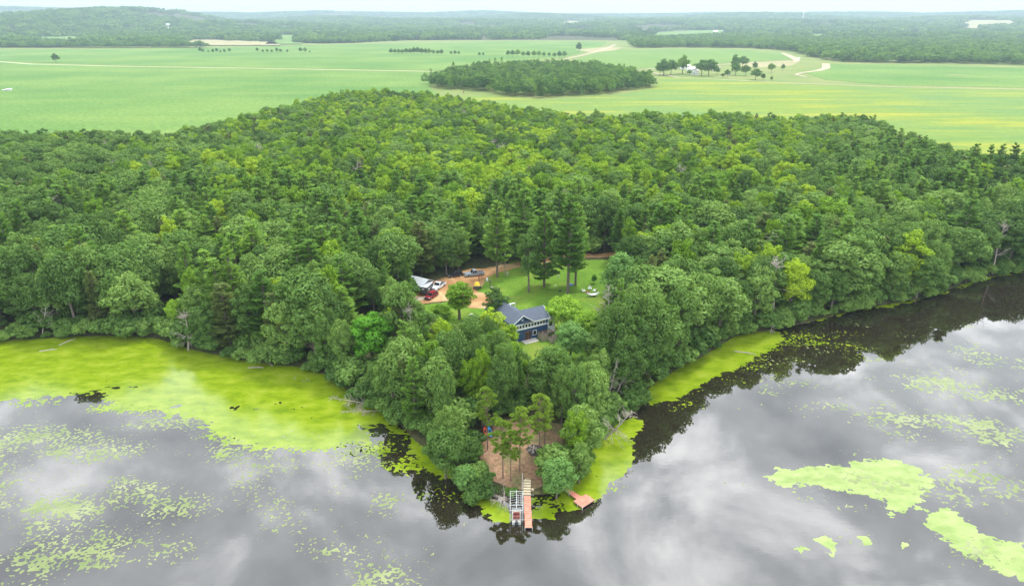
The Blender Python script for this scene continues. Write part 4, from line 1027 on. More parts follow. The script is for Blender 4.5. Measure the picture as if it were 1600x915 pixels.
def instancer(name, P, rot, scl, idx, col, label, matl):
    """one object: points that carry whole trees"""
    me = bpy.data.meshes.new(name); me.vertices.add(len(P)); me.vertices.foreach_set('co', np.asarray(P, np.float32).ravel())
    a = me.attributes.new('turn', 'FLOAT', 'POINT'); a.data.foreach_set('value', np.asarray(rot, np.float32))
    a = me.attributes.new('size', 'FLOAT_VECTOR', 'POINT'); a.data.foreach_set('vector', np.asarray(scl, np.float32).ravel())
    a = me.attributes.new('which', 'INT', 'POINT'); a.data.foreach_set('value', np.asarray(idx, np.int32))
    me.materials.append(matl)
    o = link(name, me)
    ng = bpy.data.node_groups.new(name, 'GeometryNodeTree')
    ng.interface.new_socket('Geometry', in_out='INPUT', socket_type='NodeSocketGeometry')
    ng.interface.new_socket('Geometry', in_out='OUTPUT', socket_type='NodeSocketGeometry')
    n, l = ng.nodes, ng.links
    gi = n.new('NodeGroupInput'); go = n.new('NodeGroupOutput')
    ip = n.new('GeometryNodeInstanceOnPoints'); ci = n.new('GeometryNodeCollectionInfo')
    ci.inputs['Collection'].default_value = col; ci.inputs['Separate Children'].default_value = True; ci.inputs['Reset Children'].default_value = True
    def na(nm, ty):
        q = n.new('GeometryNodeInputNamedAttribute'); q.data_type = ty; q.inputs['Name'].default_value = nm; return q.outputs['Attribute']
    cx = n.new('ShaderNodeCombineXYZ'); l.new(na('turn', 'FLOAT'), cx.inputs[2])
    l.new(gi.outputs[0], ip.inputs['Points']); l.new(ci.outputs[0], ip.inputs['Instance'])
    ip.inputs['Pick Instance'].default_value = True; l.new(na('which', 'INT'), ip.inputs['Instance Index'])
    l.new(cx.outputs[0], ip.inputs['Rotation']); l.new(na('size', 'FLOAT_VECTOR'), ip.inputs['Scale'])
    l.new(ip.outputs[0], go.inputs[0])
    md = o.modifiers.new('trees', 'NODES'); md.node_group = ng
    return tag(o, label, kind='stuff')
mid_meshes = []; mid_index = {}
def mid_add(k, me, H): mid_index.setdefault(k, []).append((len(mid_meshes), H)); mid_meshes.append(me)
for k in ('oak_tree', 'maple_tree', 'white_pine', 'jack_pine', 'dead_tree'):
    for cr, tk, h0 in KINDS[k][:4]: mid_add(k, merged(k + '_source', cr, tk), h0)
c_near = source_set('wood_source', mid_meshes)
def split_stuff(name, L, label):
    if not L: return
    P = []; rot = []; scl = []; idx = []
    zz_ = terrain_h(np.array([t[1] for t in L]), np.array([t[2] for t in L]))
    for t, z in zip(L, zz_):
        i, h0 = random.choice(mid_index[t[0]]); s = t[3] / h0
        P.append((t[1], t[2], z)); rot.append(random.uniform(0, 6.28)); w = s * t[4] * (1.12 if t[2] > 300 else 1.0); scl.append((w, w, s)); idx.append(i)
    return instancer(name, P, rot, scl, idx, c_near, label, M['oak'])
# undergrowth first: saplings and bushes that close the wood's edge at the bank
ed = []
for i in range(len(shore) - 1):
    (x0, y0), (x1, y1) = shore[i], shore[i + 1]; L = math.hypot(x1 - x0, y1 - y0)
    for k in range(int(L / 1.7) + 1):
        u = random.random(); x = x0 + (x1 - x0) * u; y = y0 + (y1 - y0) * u
        nx, ny = -(y1 - y0) / L, (x1 - x0) / L
        q = random.uniform(-0.1, 4.0); x += nx * q; y += ny * q
        pp = proj(x, y, 1)
        if 760 < pp[0] < 862 and pp[1] > 735: continue
        ed.append((x, y))
bush_meshes = [merged('bush_source', c_, t_) for c_, t_, h_ in KINDS['bush']]
c_bush = source_set('bush_source', bush_meshes)
ez = terrain_h(np.array([p[0] for p in ed]), np.array([p[1] for p in ed]))
ss = [random.uniform(0.5, 1.3) + 1.1 * random.random() ** 4 for _ in ed]
instancer('shore_bushes', [(p[0], p[1], max(z, 0.0)) for p, z in zip(ed, ez)], [random.uniform(0, 6.28) for _ in ed], [(s * 1.1, s * 1.1, s) for s in ss], [random.randrange(2) for _ in ed], c_bush, 'low tangled bushes and saplings along the lake bank', M['oak'])
uu = []
for i in range(len(X)):
    if Y[i] < 300 and random.random() < 0.6:
        x, y = X[i] + random.uniform(-3, 3), Y[i] + random.uniform(-3, 3)
        if sdf(LAND, [x], [y])[0] < 2 or max(sdf(cg, [x], [y])[0] for cg in CLEAR_G) > -0.3: continue
        pp = [proj(x, y, 3 + h) for h in (1, 3, 5)]
        if any(sdf([tuple(q) for q in kp], [a[0]], [a[1]])[0] > 0 for kp in KEEPF for a in pp): continue
        uu.append((x, y))
uz = terrain_h(np.array([p[0] for p in uu]), np.array([p[1] for p in uu]))
us = [random.uniform(0.8, 2.3) for _ in uu]
instancer('undergrowth', [(p[0], p[1], z) for p, z in zip(uu, uz)], [random.uniform(0, 6.28) for _ in uu], [(s, s, s) for s in us], [random.randrange(2) for _ in uu], c_bush, 'bushes growing under and between the trees of the wood', M['oak'])
split_stuff('back_wood', [t for t in rest], 'the closed canopy of the wood stretching back to the crop fields')

# ---- far woods
c_mid = source_set('mid_wood_source', [lowtree('far_tree', 600 + i, 'far', 11 + 1.2 * i, 3.9 + 0.3 * i, 16 + 2 * i, 60, 0.38) for i in range(5)] + [lowpine('far_pine', 620)])
def far_wood(name, px_polys, spacing, label, hmin=10, hmax=16, zt=3.0, worldpoly=None, pine=0.08):
    polys = worldpoly or [[(at(*q).x, at(*q).y) for q in p] for p in px_polys]
    P = []
    for poly in polys:
        xs, ys = bbox_grid(poly, spacing, 5); a, b = np.meshgrid(xs, ys)
        a = a + rng.uniform(-0.45, 0.45, a.shape) * spacing; b = b + rng.uniform(-0.45, 0.45, b.shape) * spacing
        k = (sdf(poly, a, b) + 30 * (fbm(a / 30, b / 30, 3, 3) - 0.5)) > 0
        P.append(np.stack([a[k], b[k]], 1))
    P = np.concatenate(P); z = terrain_h(P[:, 0], P[:, 1]); n = len(P)
    h = rng.uniform(hmin, hmax, n) / 13.0; w = h * rng.uniform(0.95, 1.35, n) * spacing / 7.5
    idx = np.where(rng.random(n) < pine, 5, rng.integers(0, 5, n))
    return instancer(name, np.column_stack([P, z]), rng.uniform(0, 6.28, n), np.column_stack([w, w, h]), idx, c_mid, label, M['far'])
far_wood('island_wood', [[(662, 134), (690, 124), (750, 112), (850, 107), (930, 110), (985, 121), (1018, 133), (1018, 138), (960, 144), (940, 147), (850, 153), (780, 149), (720, 142), (685, 139)]], 7.5, 'dark round wood standing alone between the two fields', 9, 15)
def pxs(L): return L
far_wood('far_treeline', [[(-100, 75), (-100, 66), (100, 68), (102, 75)], [(140, 73), (145, 64), (200, 60), (270, 62), (282, 73)], [(102, 75.5), (102, 74), (320, 73.5), (320, 75)]], 11, 'dark wood and hedgerow behind the left bean field', 10, 16)
far_wood('far_treeline', [[(458, 67), (500, 60), (620, 61), (560, 67.5), (500, 68.5)]], 11, 'dark wedge of wood behind the far field on the left', 10, 15)
far_wood('far_treeline', [[(990, 75.5), (985, 66), (1010, 62), (1150, 56), (1300, 63), (1500, 65), (1700, 68), (1700, 100), (1610, 103), (1500, 99.5), (1420, 99), (1320, 97.5), (1285, 93), (1245, 84), (1235, 80), (1170, 75.5), (1060, 74.5)]], 13, 'broad dark wood spreading behind the fields on the right', 10, 16)
# hills: everything beyond that is not a field
c_far = source_set('hill_wood_source', [clump('hill_canopy', 700 + i) for i in range(4)])
HF = FAR_W
NEARB = [(at(*q).x, at(*q).y) for q in [(-500, 90), (-300, 76), (0, 74), (100, 74), (320, 72), (450, 69), (540, 68), (640, 63.5), (800, 62), (960, 62), (1005, 66), (1010, 61), (1150, 55), (1300, 61), (1650, 67), (2100, 80)]]
nb_r = np.array([math.hypot(*p) for p in NEARB]); nb_a = np.array([math.atan2(p[0], p[1]) for p in NEARB])
def hill_wood(name, r0, r1, step, sc, label):
    P = []
    r_ = r0
    while r_ < r1:
        st = step * (1 + (r_ - r0) / (r1 - r0) * 0.3); n = int(1.5 * r_ / st)
        a = np.linspace(-0.75, 0.75, n) + rng.uniform(-0.4, 0.4, n) * st / r_; rr = r_ + rng.uniform(-0.4, 0.4, n) * st
        k = rr > np.interp(a, nb_a, nb_r) + 25
        P.append(np.stack([rr[k] * np.sin(a[k]), rr[k] * np.cos(a[k])], 1)); r_ += st
    P = np.concatenate(P)
    k = np.ones(len(P), bool)
    for hf in HF: k &= sdf(hf, P[:, 0], P[:, 1]) < 14
    k &= fbm(P[:, 0] / 330, P[:, 1] / 420, 3, 55) < 0.655
    P = P[k]; z = terrain_h(P[:, 0], P[:, 1]); n = len(P); s = sc * rng.uniform(0.75, 1.3, n)
    print(name, n)
    return instancer(name, np.column_stack([P, z - 1]), rng.uniform(0, 6.28, n), np.column_stack([s, s, np.clip(s, 0.8, 1.3)]), rng.integers(0, 4, n), c_far, label, M['far'])
hill_wood('hill_wood', 1400, 4200, 34, 1.0, 'dark continuous woodland covering the plain behind the fields')
hill_wood('horizon_wood', 4200, 10300, 58, 1.55, 'hazy blue green woodland covering the hills along the horizon')

# ---- field trees one can count
FT = []
def field_tree(px, py, H, label, group, widen=1.0, kind=0):
    p = at(px, py); s = H / 13.0
    me = FTM[kind % 3]
    root = thing('field_tree', label, 'tree', p, random.uniform(0, 6.28), group); root.scale = (s * widen, s * widen, s)
    link('crown', me[0], root); link('trunk', me[1], root)
FTM = []
for i in range(3):
    cr, tr = broadleaf('field_tree', 640 + i, 13, 5.0, 0.10, 30, 90, 0.34, 'far'); FTM.append((cr, tr.mesh('field_tree_trunk', M['bark'])))
field_tree(88, 98.5, 16, 'lone round tree standing in the left bean field beside the track', None, 1.15)
field_tree(904, 82.5, 22, 'lone tall tree on the far field beside the sandy track', None, 0.8, 1)
rows = [('in the short row near the far left treeline', [(313, 82, 10), (317, 83, 9), (326, 83, 6), (333, 83, 8), (339, 82.5, 9), (345, 83, 6), (351, 83, 8), (359, 82.5, 9)]),
        ('in the gappy middle row of the far field', [(402, 82, 10), (411, 83, 7), (418, 83, 8), (425, 83, 7), (433, 82.5, 10), (439, 83, 8), (449, 83, 7), (470, 83, 11), (477, 83, 11), (484, 83, 5)]),
        ('in the dense dark row of the far field', [(611, 85, 11), (617, 85, 10), (623, 85.5, 11), (629, 85.5, 10), (635, 85.5, 12), (641, 85.5, 12), (647, 85.5, 14), (653, 85.5, 14), (659, 86, 13), (665, 86, 12), (671, 86, 12), (677, 86, 10), (684, 86.5, 10), (690, 86.5, 11), (705, 86.5, 8), (711, 86.5, 9), (717, 86.5, 8)]),
        ('in the row behind the lone round wood', [(749, 88, 7), (755, 88, 7), (794, 89, 12), (801, 89, 12), (809, 89, 13), (817, 90, 11), (825, 90, 11), (834, 90, 12), (842, 90, 12), (850, 90, 10), (858, 90, 9), (866, 91, 10), (874, 91, 12), (882, 91, 12)])]
for ph, L in rows:
    for j, (px, py, H) in enumerate(L):
        o_ = ORD[j]
        field_tree(px, py, H * 1.1, f'{o_} tree from the left {ph}', 'trees ' + ph, 1.0, j)
FARM = [(1037, 118, 17, 1.2, 'broad dark tree at the left end of the farmstead'), (1048, 117, 16, 1.0, 'second broad tree at the left end of the farmstead'), (1031, 118, 13, 0.9, 'lower tree leaning out left of the farmstead'), (1066, 116, 20, 1.0, 'tallest dark tree just left of the farmhouse'),
        (1096, 119, 17, 1.15, 'broad dark tree on the left part right of the farmhouse'), (1107, 119, 18, 1.1, 'broad dark tree directly right of the farmhouse pair'), (1120, 117, 9, 1.0, 'small tree behind the car of the farmstead'), (1077, 118, 6, 1.1, 'low bush like tree in front of the farmhouse'),
        (1147, 112, 20, 0.55, 'thin tall ragged tree right of the farmstead'), (1149, 118, 14, 1.0, 'dark tree below the thin ragged one'), (1160, 106, 14, 1.2, 'spreading tree behind the ragged one'), (1165, 119, 12, 1.0, 'tree in the front row right of the farmstead'), (1179, 110, 10, 0.8, 'small tree at the edge of the tan stubble'),
        (1180, 125, 11, 1.2, 'low spreading tree near the hay field edge'), (1205, 114, 11, 0.9, 'round tree alone right of the farmstead'), (1223, 111, 8, 0.7, 'small slim tree furthest right near the bend'), (1136, 121, 8, 0.9, 'little round tree between farmstead and ragged tree'),
        (1192, 126, 7, 0.8, 'tiny tree at the hay field edge'), (1205, 127, 5, 0.8, 'tiniest tree at the hay field edge'), (1015, 119, 7, 1.0, 'single small tree left of the farmstead'), (1129, 121, 4, 1.3, 'hedge shrub right of the farmhouse lane')]
for j, (px, py, H, w, lab) in enumerate(FARM): field_tree(px, py, H * 1.25, lab, 'trees round the farmstead', w * 1.12, j)
EDGE = [(772, 172, 13, 1.2, 'big round dark tree standing out at the far edge of the wood'), (827, 179, 12, 1.0, 'grey green round tree behind the back edge of the wood'), (907, 188, 15, 0.75, 'upright tree standing out over the hay field edge'), (932, 184, 17, 0.75, 'tallest upright tree over the hay field edge'),
        (1018, 188, 16, 1.0, 'tall rounded tree at the middle of the back edge'), (1075, 190, 14, 1.0, 'dark round tree right of the tall rounded one at the back edge'), (1125, 190, 14, 0.9, 'left one of a pair at the back edge by the hay field'), (1150, 191, 13, 0.8, 'thin right one of a pair at the back edge'),
        (1206, 190, 15, 0.9, 'dark round tree breaking the back edge on the right'), (1250, 192, 14, 0.95, 'round tree at the back edge left of the wood corner'), (260, 222, 13, 0.9, 'dark dome shaped tree standing out over the left bean field'), (352, 203, 12, 1.0, 'round tree at the wood edge beside the left bean field')]
for j, (px, py, H, w, lab) in enumerate(EDGE):
    x, y = atz(px, py - 14, 3 + H); s = H / 13
    root = thing('field_tree', lab, 'tree', (x, y, 3), j, None); root.scale = (s * w, s * w, s); link('crown', KINDS['oak_tree'][j % 5][0], root); link('trunk', KINDS['oak_tree'][j % 5][1], root)
# ================================================================== BUILT THINGS
M['blue'] = simple('blue_siding', (0.022, 0.065, 0.16), 0.6, var=0.1, scale=1.5)
M['white'] = simple('white_paint', (0.78, 0.79, 0.80), 0.5, var=0.04)
M['roof'] = simple('slate_blue_shingles', (0.085, 0.105, 0.14), 0.9, var=0.25, scale=3.5)
M['glass'] = simple('dark_window_glass', (0.02, 0.025, 0.03), 0.08, var=0.1)
M['brown'] = simple('dark_brown_deck_boards', (0.085, 0.058, 0.05), 0.8, var=0.25)
M['wood'] = simple('weathered_wood', (0.34, 0.29, 0.22), 0.85, var=0.25)
M['concrete'] = simple('pale_concrete', (0.50, 0.47, 0.42), 0.9, var=0.15)
M['brick'] = simple('red_brown_brick', (0.27, 0.13, 0.09), 0.9, var=0.3, scale=6)
M['metal_roof'] = simple('pale_metal_roof', (0.62, 0.66, 0.70), 0.4, 0.3, 0.06, 2)
M['dark'] = simple('dark_grey_panel', (0.06, 0.065, 0.07), 0.5, var=0.2)
M['silver'] = simple('aluminium', (0.55, 0.57, 0.57), 0.5, 0.2, 0.08)
M['rubber'] = simple('black_rubber', (0.015, 0.015, 0.016), 0.8, var=0.1)
M['rim'] = simple('wheel_rim', (0.45, 0.46, 0.47), 0.35, 0.7, 0.05)
M['lens'] = simple('headlight_lens', (0.75, 0.76, 0.74), 0.15, var=0.05)
M['taill'] = simple('tail_light_lens', (0.35, 0.01, 0.01), 0.2, var=0.05)
M['p_grey'] = simple('grey_car_paint', (0.30, 0.35, 0.42), 0.3, 0.3, 0.04)
M['p_white'] = simple('white_car_paint', (0.75, 0.77, 0.79), 0.3, 0, 0.03)
M['p_red'] = simple('dark_red_car_paint', (0.24, 0.010, 0.022), 0.25, 0.1, 0.05)
M['p_black'] = simple('black_car_paint', (0.03, 0.03, 0.035), 0.25, 0.1, 0.05)
M['yellow'] = simple('yellow_cover', (0.80, 0.50, 0.03), 0.7, var=0.12)
M['dock'] = simple('pink_red_dock_boards', (0.66, 0.24, 0.165), 0.85, var=0.2, scale=1.2)
M['kred'] = simple('red_kayak_plastic', (0.70, 0.09, 0.04), 0.4, var=0.08)
M['kblue'] = simple('blue_kayak_plastic', (0.02, 0.27, 0.55), 0.4, var=0.08)
M['rust'] = simple('rusty_red_wood', (0.25, 0.075, 0.06), 0.8, var=0.3)
M['stone'] = simple('cream_stone_steps', (0.55, 0.47, 0.33), 0.9, var=0.2)
M['tarp'] = simple('blue_tarp', (0.10, 0.22, 0.45), 0.6, var=0.2)

# ---- the blue house; local x runs along the front wall, y into the depth
HA = R(29)
HO = Vector((0.1, 143.4, gz(1, 146)))
house = thing('lake_house', 'blue two storey house with slate roof and white window band, half hidden by trees', 'house', HO, HA)
def gable(mb, x0, x1, y0, y1, ze, zr, along, over=0.35, th=0.16):
    """two roof slabs with real thickness"""
    if along == 'y':
        xm = (x0 + x1) / 2; k = (zr - ze) / (xm - x0)
        for s, xa in ((1, x0 - over), (-1, x1 + over)):
            za = ze - over * k
            prof = [(xa, za), (xm, zr), (xm, zr + th), (xa, za + th)]
            mb.prism(prof, y0 - over, y1 + over, 'y')
    else:
        ym = (y0 + y1) / 2; k = (zr - ze) / (ym - y0)
        for ya in (y0 - over, y1 + over):
            za = ze - over * k
            mb.prism([(ya, za), (ym, zr), (ym, zr + th), (ya, za + th)], x0 - over, x1 + over, 'x')
ZE, ZR = 4.75, 6.55
wall = MB(); wall.box(0, 9.6, 0, 5.4, -0.6, ZE)
wall.prism([(0, ZE), (5.3, ZE), (2.65, ZR)], 0, 5.4, 'y'); wall.prism([(0, ZE), (5.4, ZE), (2.7, ZR - 0.05)], 3.0, 9.59, 'x')
wall.box(-0.3, 5.8, 5.4, 13, 0, ZE - 0.4); wall.prism([(-0.3, ZE - 0.4), (5.8, ZE - 0.4), (2.75, ZR - 0.45)], 5.4, 13, 'y')
wall.box(-7.5, -0.3, 6.5, 11.5, 0, 2.7); wall.prism([(6.5, 2.7), (11.5, 2.7), (9, 4.0)], -7.5, -0.3, 'x')
wall.obj('wall', M['blue'], house)
rf = MB(); gable(rf, 0, 5.3, -0.1, 5.4, ZE, ZR, 'y'); front_roof = rf.obj('roof', M['roof'], house)
rf = MB(); gable(rf, 2.9, 9.6, 0, 5.4, ZE, ZR - 0.03, 'x'); rf.obj('roof', M['roof'], house)
rf = MB(); gable(rf, -0.3, 5.8, 5.6, 9.6, ZE - 0.35, ZR - 0.3, 'y'); rf.obj('roof', M['roof'], house)
rf = MB(); gable(rf, -0.1, 5.6, 10.1, 13, ZE - 0.75, ZR - 0.8, 'y'); rf.obj('roof', M['roof'], house)
rf = MB(); gable(rf, -7.5, -0.4, 6.5, 11.5, 2.75, 4.1, 'x'); side_roof = rf.obj('roof', M['roof'], house)
vp = MB(); vp.tube([(3.9, 8.0, ZE + 0.6), (3.9, 8.0, ZE + 1.5)], 0.09, 8); link('vent_pipe', vp.mesh('vent_pipe', M['white']), side_roof)
wb = MB(); wb.box(4.7, 6.9, 11.0, 11.25, ZE - 0.1, ZE + 0.1); wb.tube([(6.9, 11.1, 0), (6.9, 11.1, ZE + 0.1)], 0.09, 6); wb.obj('porch_post', M['white'], house)
# white trim: barge boards, eaves, bands above and below the windows
tr_ = MB()
k_ = (ZR - ZE) / 2.65
tr_.prism([(-0.42, ZE - 0.42 * k_ - 0.05), (2.65, ZR - 0.02), (2.65, ZR + 0.2), (-0.42, ZE - 0.42 * k_ + 0.19)], -0.53, -0.46, 'y')
tr_.prism([(5.72, ZE - 0.42 * k_ - 0.05), (2.65, ZR - 0.02), (2.65, ZR + 0.2), (5.72, ZE - 0.42 * k_ + 0.19)], -0.53, -0.46, 'y')
tr_.box(5.75, 9.98, -0.42, -0.34, ZE - 0.33, ZE - 0.12)
tr_.box(-0.02, 9.64, -0.10, -0.003, 4.22, 4.46); tr_.box(-0.02, 9.64, -0.12, -0.004, 2.95, 3.22)
tr_.prism([(-0.4, ZE - 0.30), (2.7, ZR - 0.2), (2.7, ZR + 0.13), (-0.4, ZE - 0.02)], 9.96, 10.02, 'x'); tr_.prism([(5.8, ZE - 0.30), (2.7, ZR - 0.2), (2.7, ZR + 0.13), (5.8, ZE - 0.02)], 9.96, 10.02, 'x')
tr_.box(-0.03, 0.09, -0.07, -0.002, 3.22, 4.22); tr_.obj('trim', M['white'], house)
def window(x, w, z0, z1, y=0, parent=house, fw=0.09):
    f = MB(); t = 0.07
    f.box(x, x + fw, y - t, y - 0.001, z0, z1); f.box(x + w - fw, x + w, y - t, y - 0.001, z0, z1)
    f.box(x + fw, x + w - fw, y - t, y - 0.001, z0, z0 + fw); f.box(x + fw, x + w - fw, y - t, y - 0.001, z1 - fw, z1)
    o = f.obj('window', M['white'], parent); p = MB(); p.box(x + fw, x + w - fw, y - 0.03, y + 0.02, z0 + fw, z1 - fw); p.obj('pane', M['glass'], o)
for i in range(11): window(0.15 + i * 0.80, 0.72 if i % 3 else 0.66, 3.24, 4.2)
window(2.45, 0.42, 5.2, 5.6)
for x in (3.3, 4.2): 
    f = MB(); f.box(x, x + 0.85, -0.06, -0.002, 0.05, 2.15); d_ = f.obj('patio_door', M['rust'], house); p = MB(); p.box(x + 0.1, x + 0.75, -0.075, -0.061, 0.2, 2.0); p.obj('pane', M['glass'], d_)
window(5.5, 1.0, 0.85, 2.1)
pt = MB(); pt.box(2.4, 6.2, -1.9, -0.01, -0.25, 0.09); pt.obj('patio_slab', M['concrete'], house)
ch = MB(); ch.box(-7.2, -6.3, 7.2, 8.0, 0, 5.6); c_ = ch.obj('chimney', M['brick'], house)
cc = MB(); cc.box(-7.28, -6.22, 7.12, 8.08, 5.6, 5.8); cc.box(-7.0, -6.5, 7.4, 7.8, 5.8, 6.1); cc.obj('chimney_cap', M['concrete'], c_)
# white side porch on the right end
po = MB(); po.box(9.62, 12.0, 0.6, 3.6, -0.2, 3.9); pr = po.obj('porch', M['white'], house)
pf = MB(); pf.prism([(9.6, 4.25), (12.3, 3.9), (12.3, 4.02), (9.6, 4.37)], 0.4, 3.8, 'y'); pf.obj('porch_roof', M['metal_roof'], pr)
window(10.3, 1.0, 1.9, 3.2, 0.6, pr)
# deck with boarded sides in front of the right end
deck = thing('deck', 'raised brown wooden deck with boarded sides at the right of the house front', 'deck', HO, HA)
dk = MB()
for i in range(14): dk.box(6.75 + i * 0.24, 6.97 + i * 0.24, -2.4, -0.15, 1.55, 1.62)
dk.obj('deck_boards', M['brown'], deck)
dk = MB()
for i in range(12): dk.box(8.2 + i * 0.24, 8.42 + i * 0.24, -4.3, -2.5, 1.0, 1.07)
dk.obj('deck_boards', M['brown'], deck)
sd = MB()
for i in range(9): sd.box(6.72, 6.78, -2.4 + i * 0.25, -2.17 + i * 0.25, 0, 1.54)
for i in range(6): sd.box(6.8 + i * 0.25, 7.03 + i * 0.25, -2.47, -2.41, 0, 1.54)
for i in range(8): sd.box(8.12, 8.18, -4.35 + i * 0.25, -4.12 + i * 0.25, 0, 0.99)
for i in range(11): sd.box(8.2 + i * 0.25, 8.43 + i * 0.25, -4.42, -4.36, 0, 0.99)
sd.obj('side_board', M['wood'], deck)
rl = MB()
for x, y, z in [(6.75, -2.45, 1.6), (8.15, -2.45, 1.6), (10.1, -2.45, 1.6), (8.15, -4.4, 1.05), (11.0, -4.4, 1.05), (11.0, -2.5, 1.05)]: rl.box(x - 0.06, x + 0.06, y - 0.06, y + 0.06, -0.3, z + 1.0)
for z in (1.95, 2.25, 2.55): rl.box(8.22, 10.04, -2.48, -2.42, z, z + 0.05)
for z in (1.4, 1.7, 2.0): rl.box(8.22, 10.94, -4.43, -4.37, z, z + 0.05)
rl.obj('railing', M['wood'], deck)

# ---- vehicles: nose at photo point a, tail at photo point b
def wheel(x, y, r_, w, root):
    t = MB(); prof = [(r_ * math.cos(a), r_ * math.sin(a) + r_) for a in [i * math.pi / 8 for i in range(16)]]
    t.prism([(x + p[0], p[1]) for p in prof], y - w / 2, y + w / 2, 'y'); wo = t.obj('wheel', M['rubber'], root, bevel=0.03)
    q = MB(); s = 1 if y > 0 else -1
    pr_ = [(x + 0.6 * p[0], (p[1] - r_) * 0.6 + r_) for p in prof]; y1 = y + s * (w / 2 + 0.012)
    q.prism(pr_, min(y, y1), max(y, y1), 'y'); q.obj('rim', M['rim'], wo)
def vehicle(name, label, cat, a, b, L, W, H, paint, style):
    pa, pb = at(*a), at(*b); c = (pa + pb) / 2; d = pa - pb
    root = thing(name, label, cat, c, math.atan2(d.y, d.x))
    hl = L / 2; hw = W / 2
    # lower body: side outline with wheel arches
    zb = 0.38; belt = H * 0.58; hood = H * 0.54
    if style == 'pickup': top_ = [(hl, 0.62), (hl - 0.06, hood - 0.06), (hl * 0.38, hood + 0.06), (hl * 0.36, belt), (-hl * 0.22, belt), (-hl + 0.02, belt), (-hl, 0.6)]
    else: top_ = [(hl, 0.6), (hl - 0.1, hood - 0.12), (hl * 0.48, hood + 0.05), (hl * 0.44, belt), (-hl + 0.12, belt + 0.04), (-hl, belt - 0.15), (-hl, 0.6)]
    xf, xr = hl - 0.19 * L, -hl + 0.21 * L; rw = 0.37 if style == 'pickup' else 0.34
    arch = lambda xc: [(xc + (rw + 0.09) * math.cos(t), rw + (rw + 0.09) * math.sin(t)) for t in [math.pi - i * math.pi / 6 for i in range(7)]]
    prof = top_ + [(-hl + 0.05, zb)] + [p for p in arch(xr) if p[1] >= zb - .2] + [p for p in arch(xf) if p[1] >= zb - .2] + [(hl - 0.05, zb)]
    prof = [(x, max(z, zb) if abs(x - xf) > rw + 0.3 and abs(x - xr) > rw + 0.3 else z) for x, z in prof]
    bd = MB(); bd.prism(prof, -hw, hw, 'y'); body = bd.obj('body', paint, root, bevel=0.04)
    if style == 'pickup': c0, c1, c2, c3 = hl * 0.36, hl * 0.14, -hl * 0.14, -hl * 0.24
    else: c0, c1, c2, c3 = hl * 0.46, hl * 0.16, -hl * 0.72, -hl * 0.93
    ti = 0.18
    lower = [(c0, -hw + 0.03, belt), (c0, hw - 0.03, belt), (c3, hw - 0.03, belt), (c3, -hw + 0.03, belt)]
    upper = [(c1, -hw + ti, H), (c1, hw - ti, H), (c2, hw - ti, H), (c2, -hw + ti, H)]
    cb = MB(); cb.hexa([lower[0], lower[1], lower[2], lower[3], upper[0], upper[1], upper[2], upper[3]])
    cb.obj('cab', paint, root, bevel=0.05)
    def pane(nm, q, n, off=0.014):
        q = [Vector(p) for p in q]; cen = sum(q, Vector()) / 4; q = [cen + (p - cen) * 0.84 for p in q]
        nn = (q[1] - q[0]).cross(q[3] - q[0]).normalized()
        if nn.dot(Vector(n)) < 0: nn = -nn
        g_ = MB(); g_.hexa([p - nn * 0.02 for p in q] + [p + nn * off for p in q]); g_.obj(nm, M['glass'], root)
    pane('windshield', [lower[0], lower[1], upper[1], upper[0]], (1, 0, 0.3))
    pane('rear_window', [lower[2], lower[3], upper[3], upper[2]], (-1, 0, 0.3))
    for s in (0, 1):
        a0, a3, b0, b3 = (Vector(lower[1]), Vector(lower[2]), Vector(upper[1]), Vector(upper[2])) if s else (Vector(lower[0]), Vector(lower[3]), Vector(upper[0]), Vector(upper[3]))
        n_ = 2 if style == 'pickup' else 3
        for i in range(n_):
            f0, f1 = i / n_, (i + 1) / n_
            pane('side_window', [a0.lerp(a3, f0), a0.lerp(a3, f1), b0.lerp(b3, f1), b0.lerp(b3, f0)], (0, 1 if s else -1, 0.2))
    if style == 'pickup':
        bed = MB(); bed.box(-hl + 0.12, c3 - 0.08, -hw + 0.12, hw - 0.12, belt - 0.02, belt + 0.012); bed.obj('bed', M['dark'], root)
    for y in (-hw + 0.11, hw - 0.11):
        wheel(xf, y, rw, 0.24, root); wheel(xr, y, rw, 0.24, root)
        h_ = MB(); h_.box(hl - 0.09, hl + 0.012, y - 0.14 if y < 0 else y - 0.16, y + 0.16 if y < 0 else y + 0.14, 0.72, 0.90); h_.obj('headlight', M['lens'], root)
        t_ = MB(); t_.box(-hl - 0.012, -hl + 0.08, y - 0.08, y + 0.08, 0.7, 0.98); t_.obj('tail_light', M['taill'], root)
        mr_ = MB(); sy = 1 if y > 0 else -1; mr_.box(c0 - 0.28, c0 - 0.12, min(sy * hw, sy * (hw + 0.16)), max(sy * hw, sy * (hw + 0.16)), belt + 0.02, belt + 0.2); mr_.obj('mirror', paint, root)
    g = MB(); g.box(hl - 0.03, hl + 0.02, -hw * 0.5, hw * 0.5, 0.68, 0.92); g.obj('grille', M['dark'], root)
    bp = MB(); bp.box(hl - 0.02, hl + 0.09, -hw + 0.05, hw - 0.05, 0.42, 0.6); bp.box(-hl - 0.09, -hl + 0.02, -hw + 0.05, hw - 0.05, 0.42, 0.6); bp.obj('bumper', M['silver'] if style == 'pickup' else M['dark'], root)
    return root
vehicle('pickup_truck', 'grey crew cab pickup truck parked on the driveway at the wood edge', 'pickup truck', (728, 432), (754, 429), 5.8, 2.0, 1.9, M['p_grey'], 'pickup')
vehicle('pickup_truck', 'white pickup truck parked beside the metal roofed shed', 'pickup truck', (679, 454), (691, 446), 5.6, 2.0, 1.85, M['p_white'], 'pickup')
vehicle('car', 'dark red car parked in front of the dark trailer', 'car', (667.5, 469), (680.5, 461), 4.5, 1.85, 1.6, M['p_red'], 'suv')
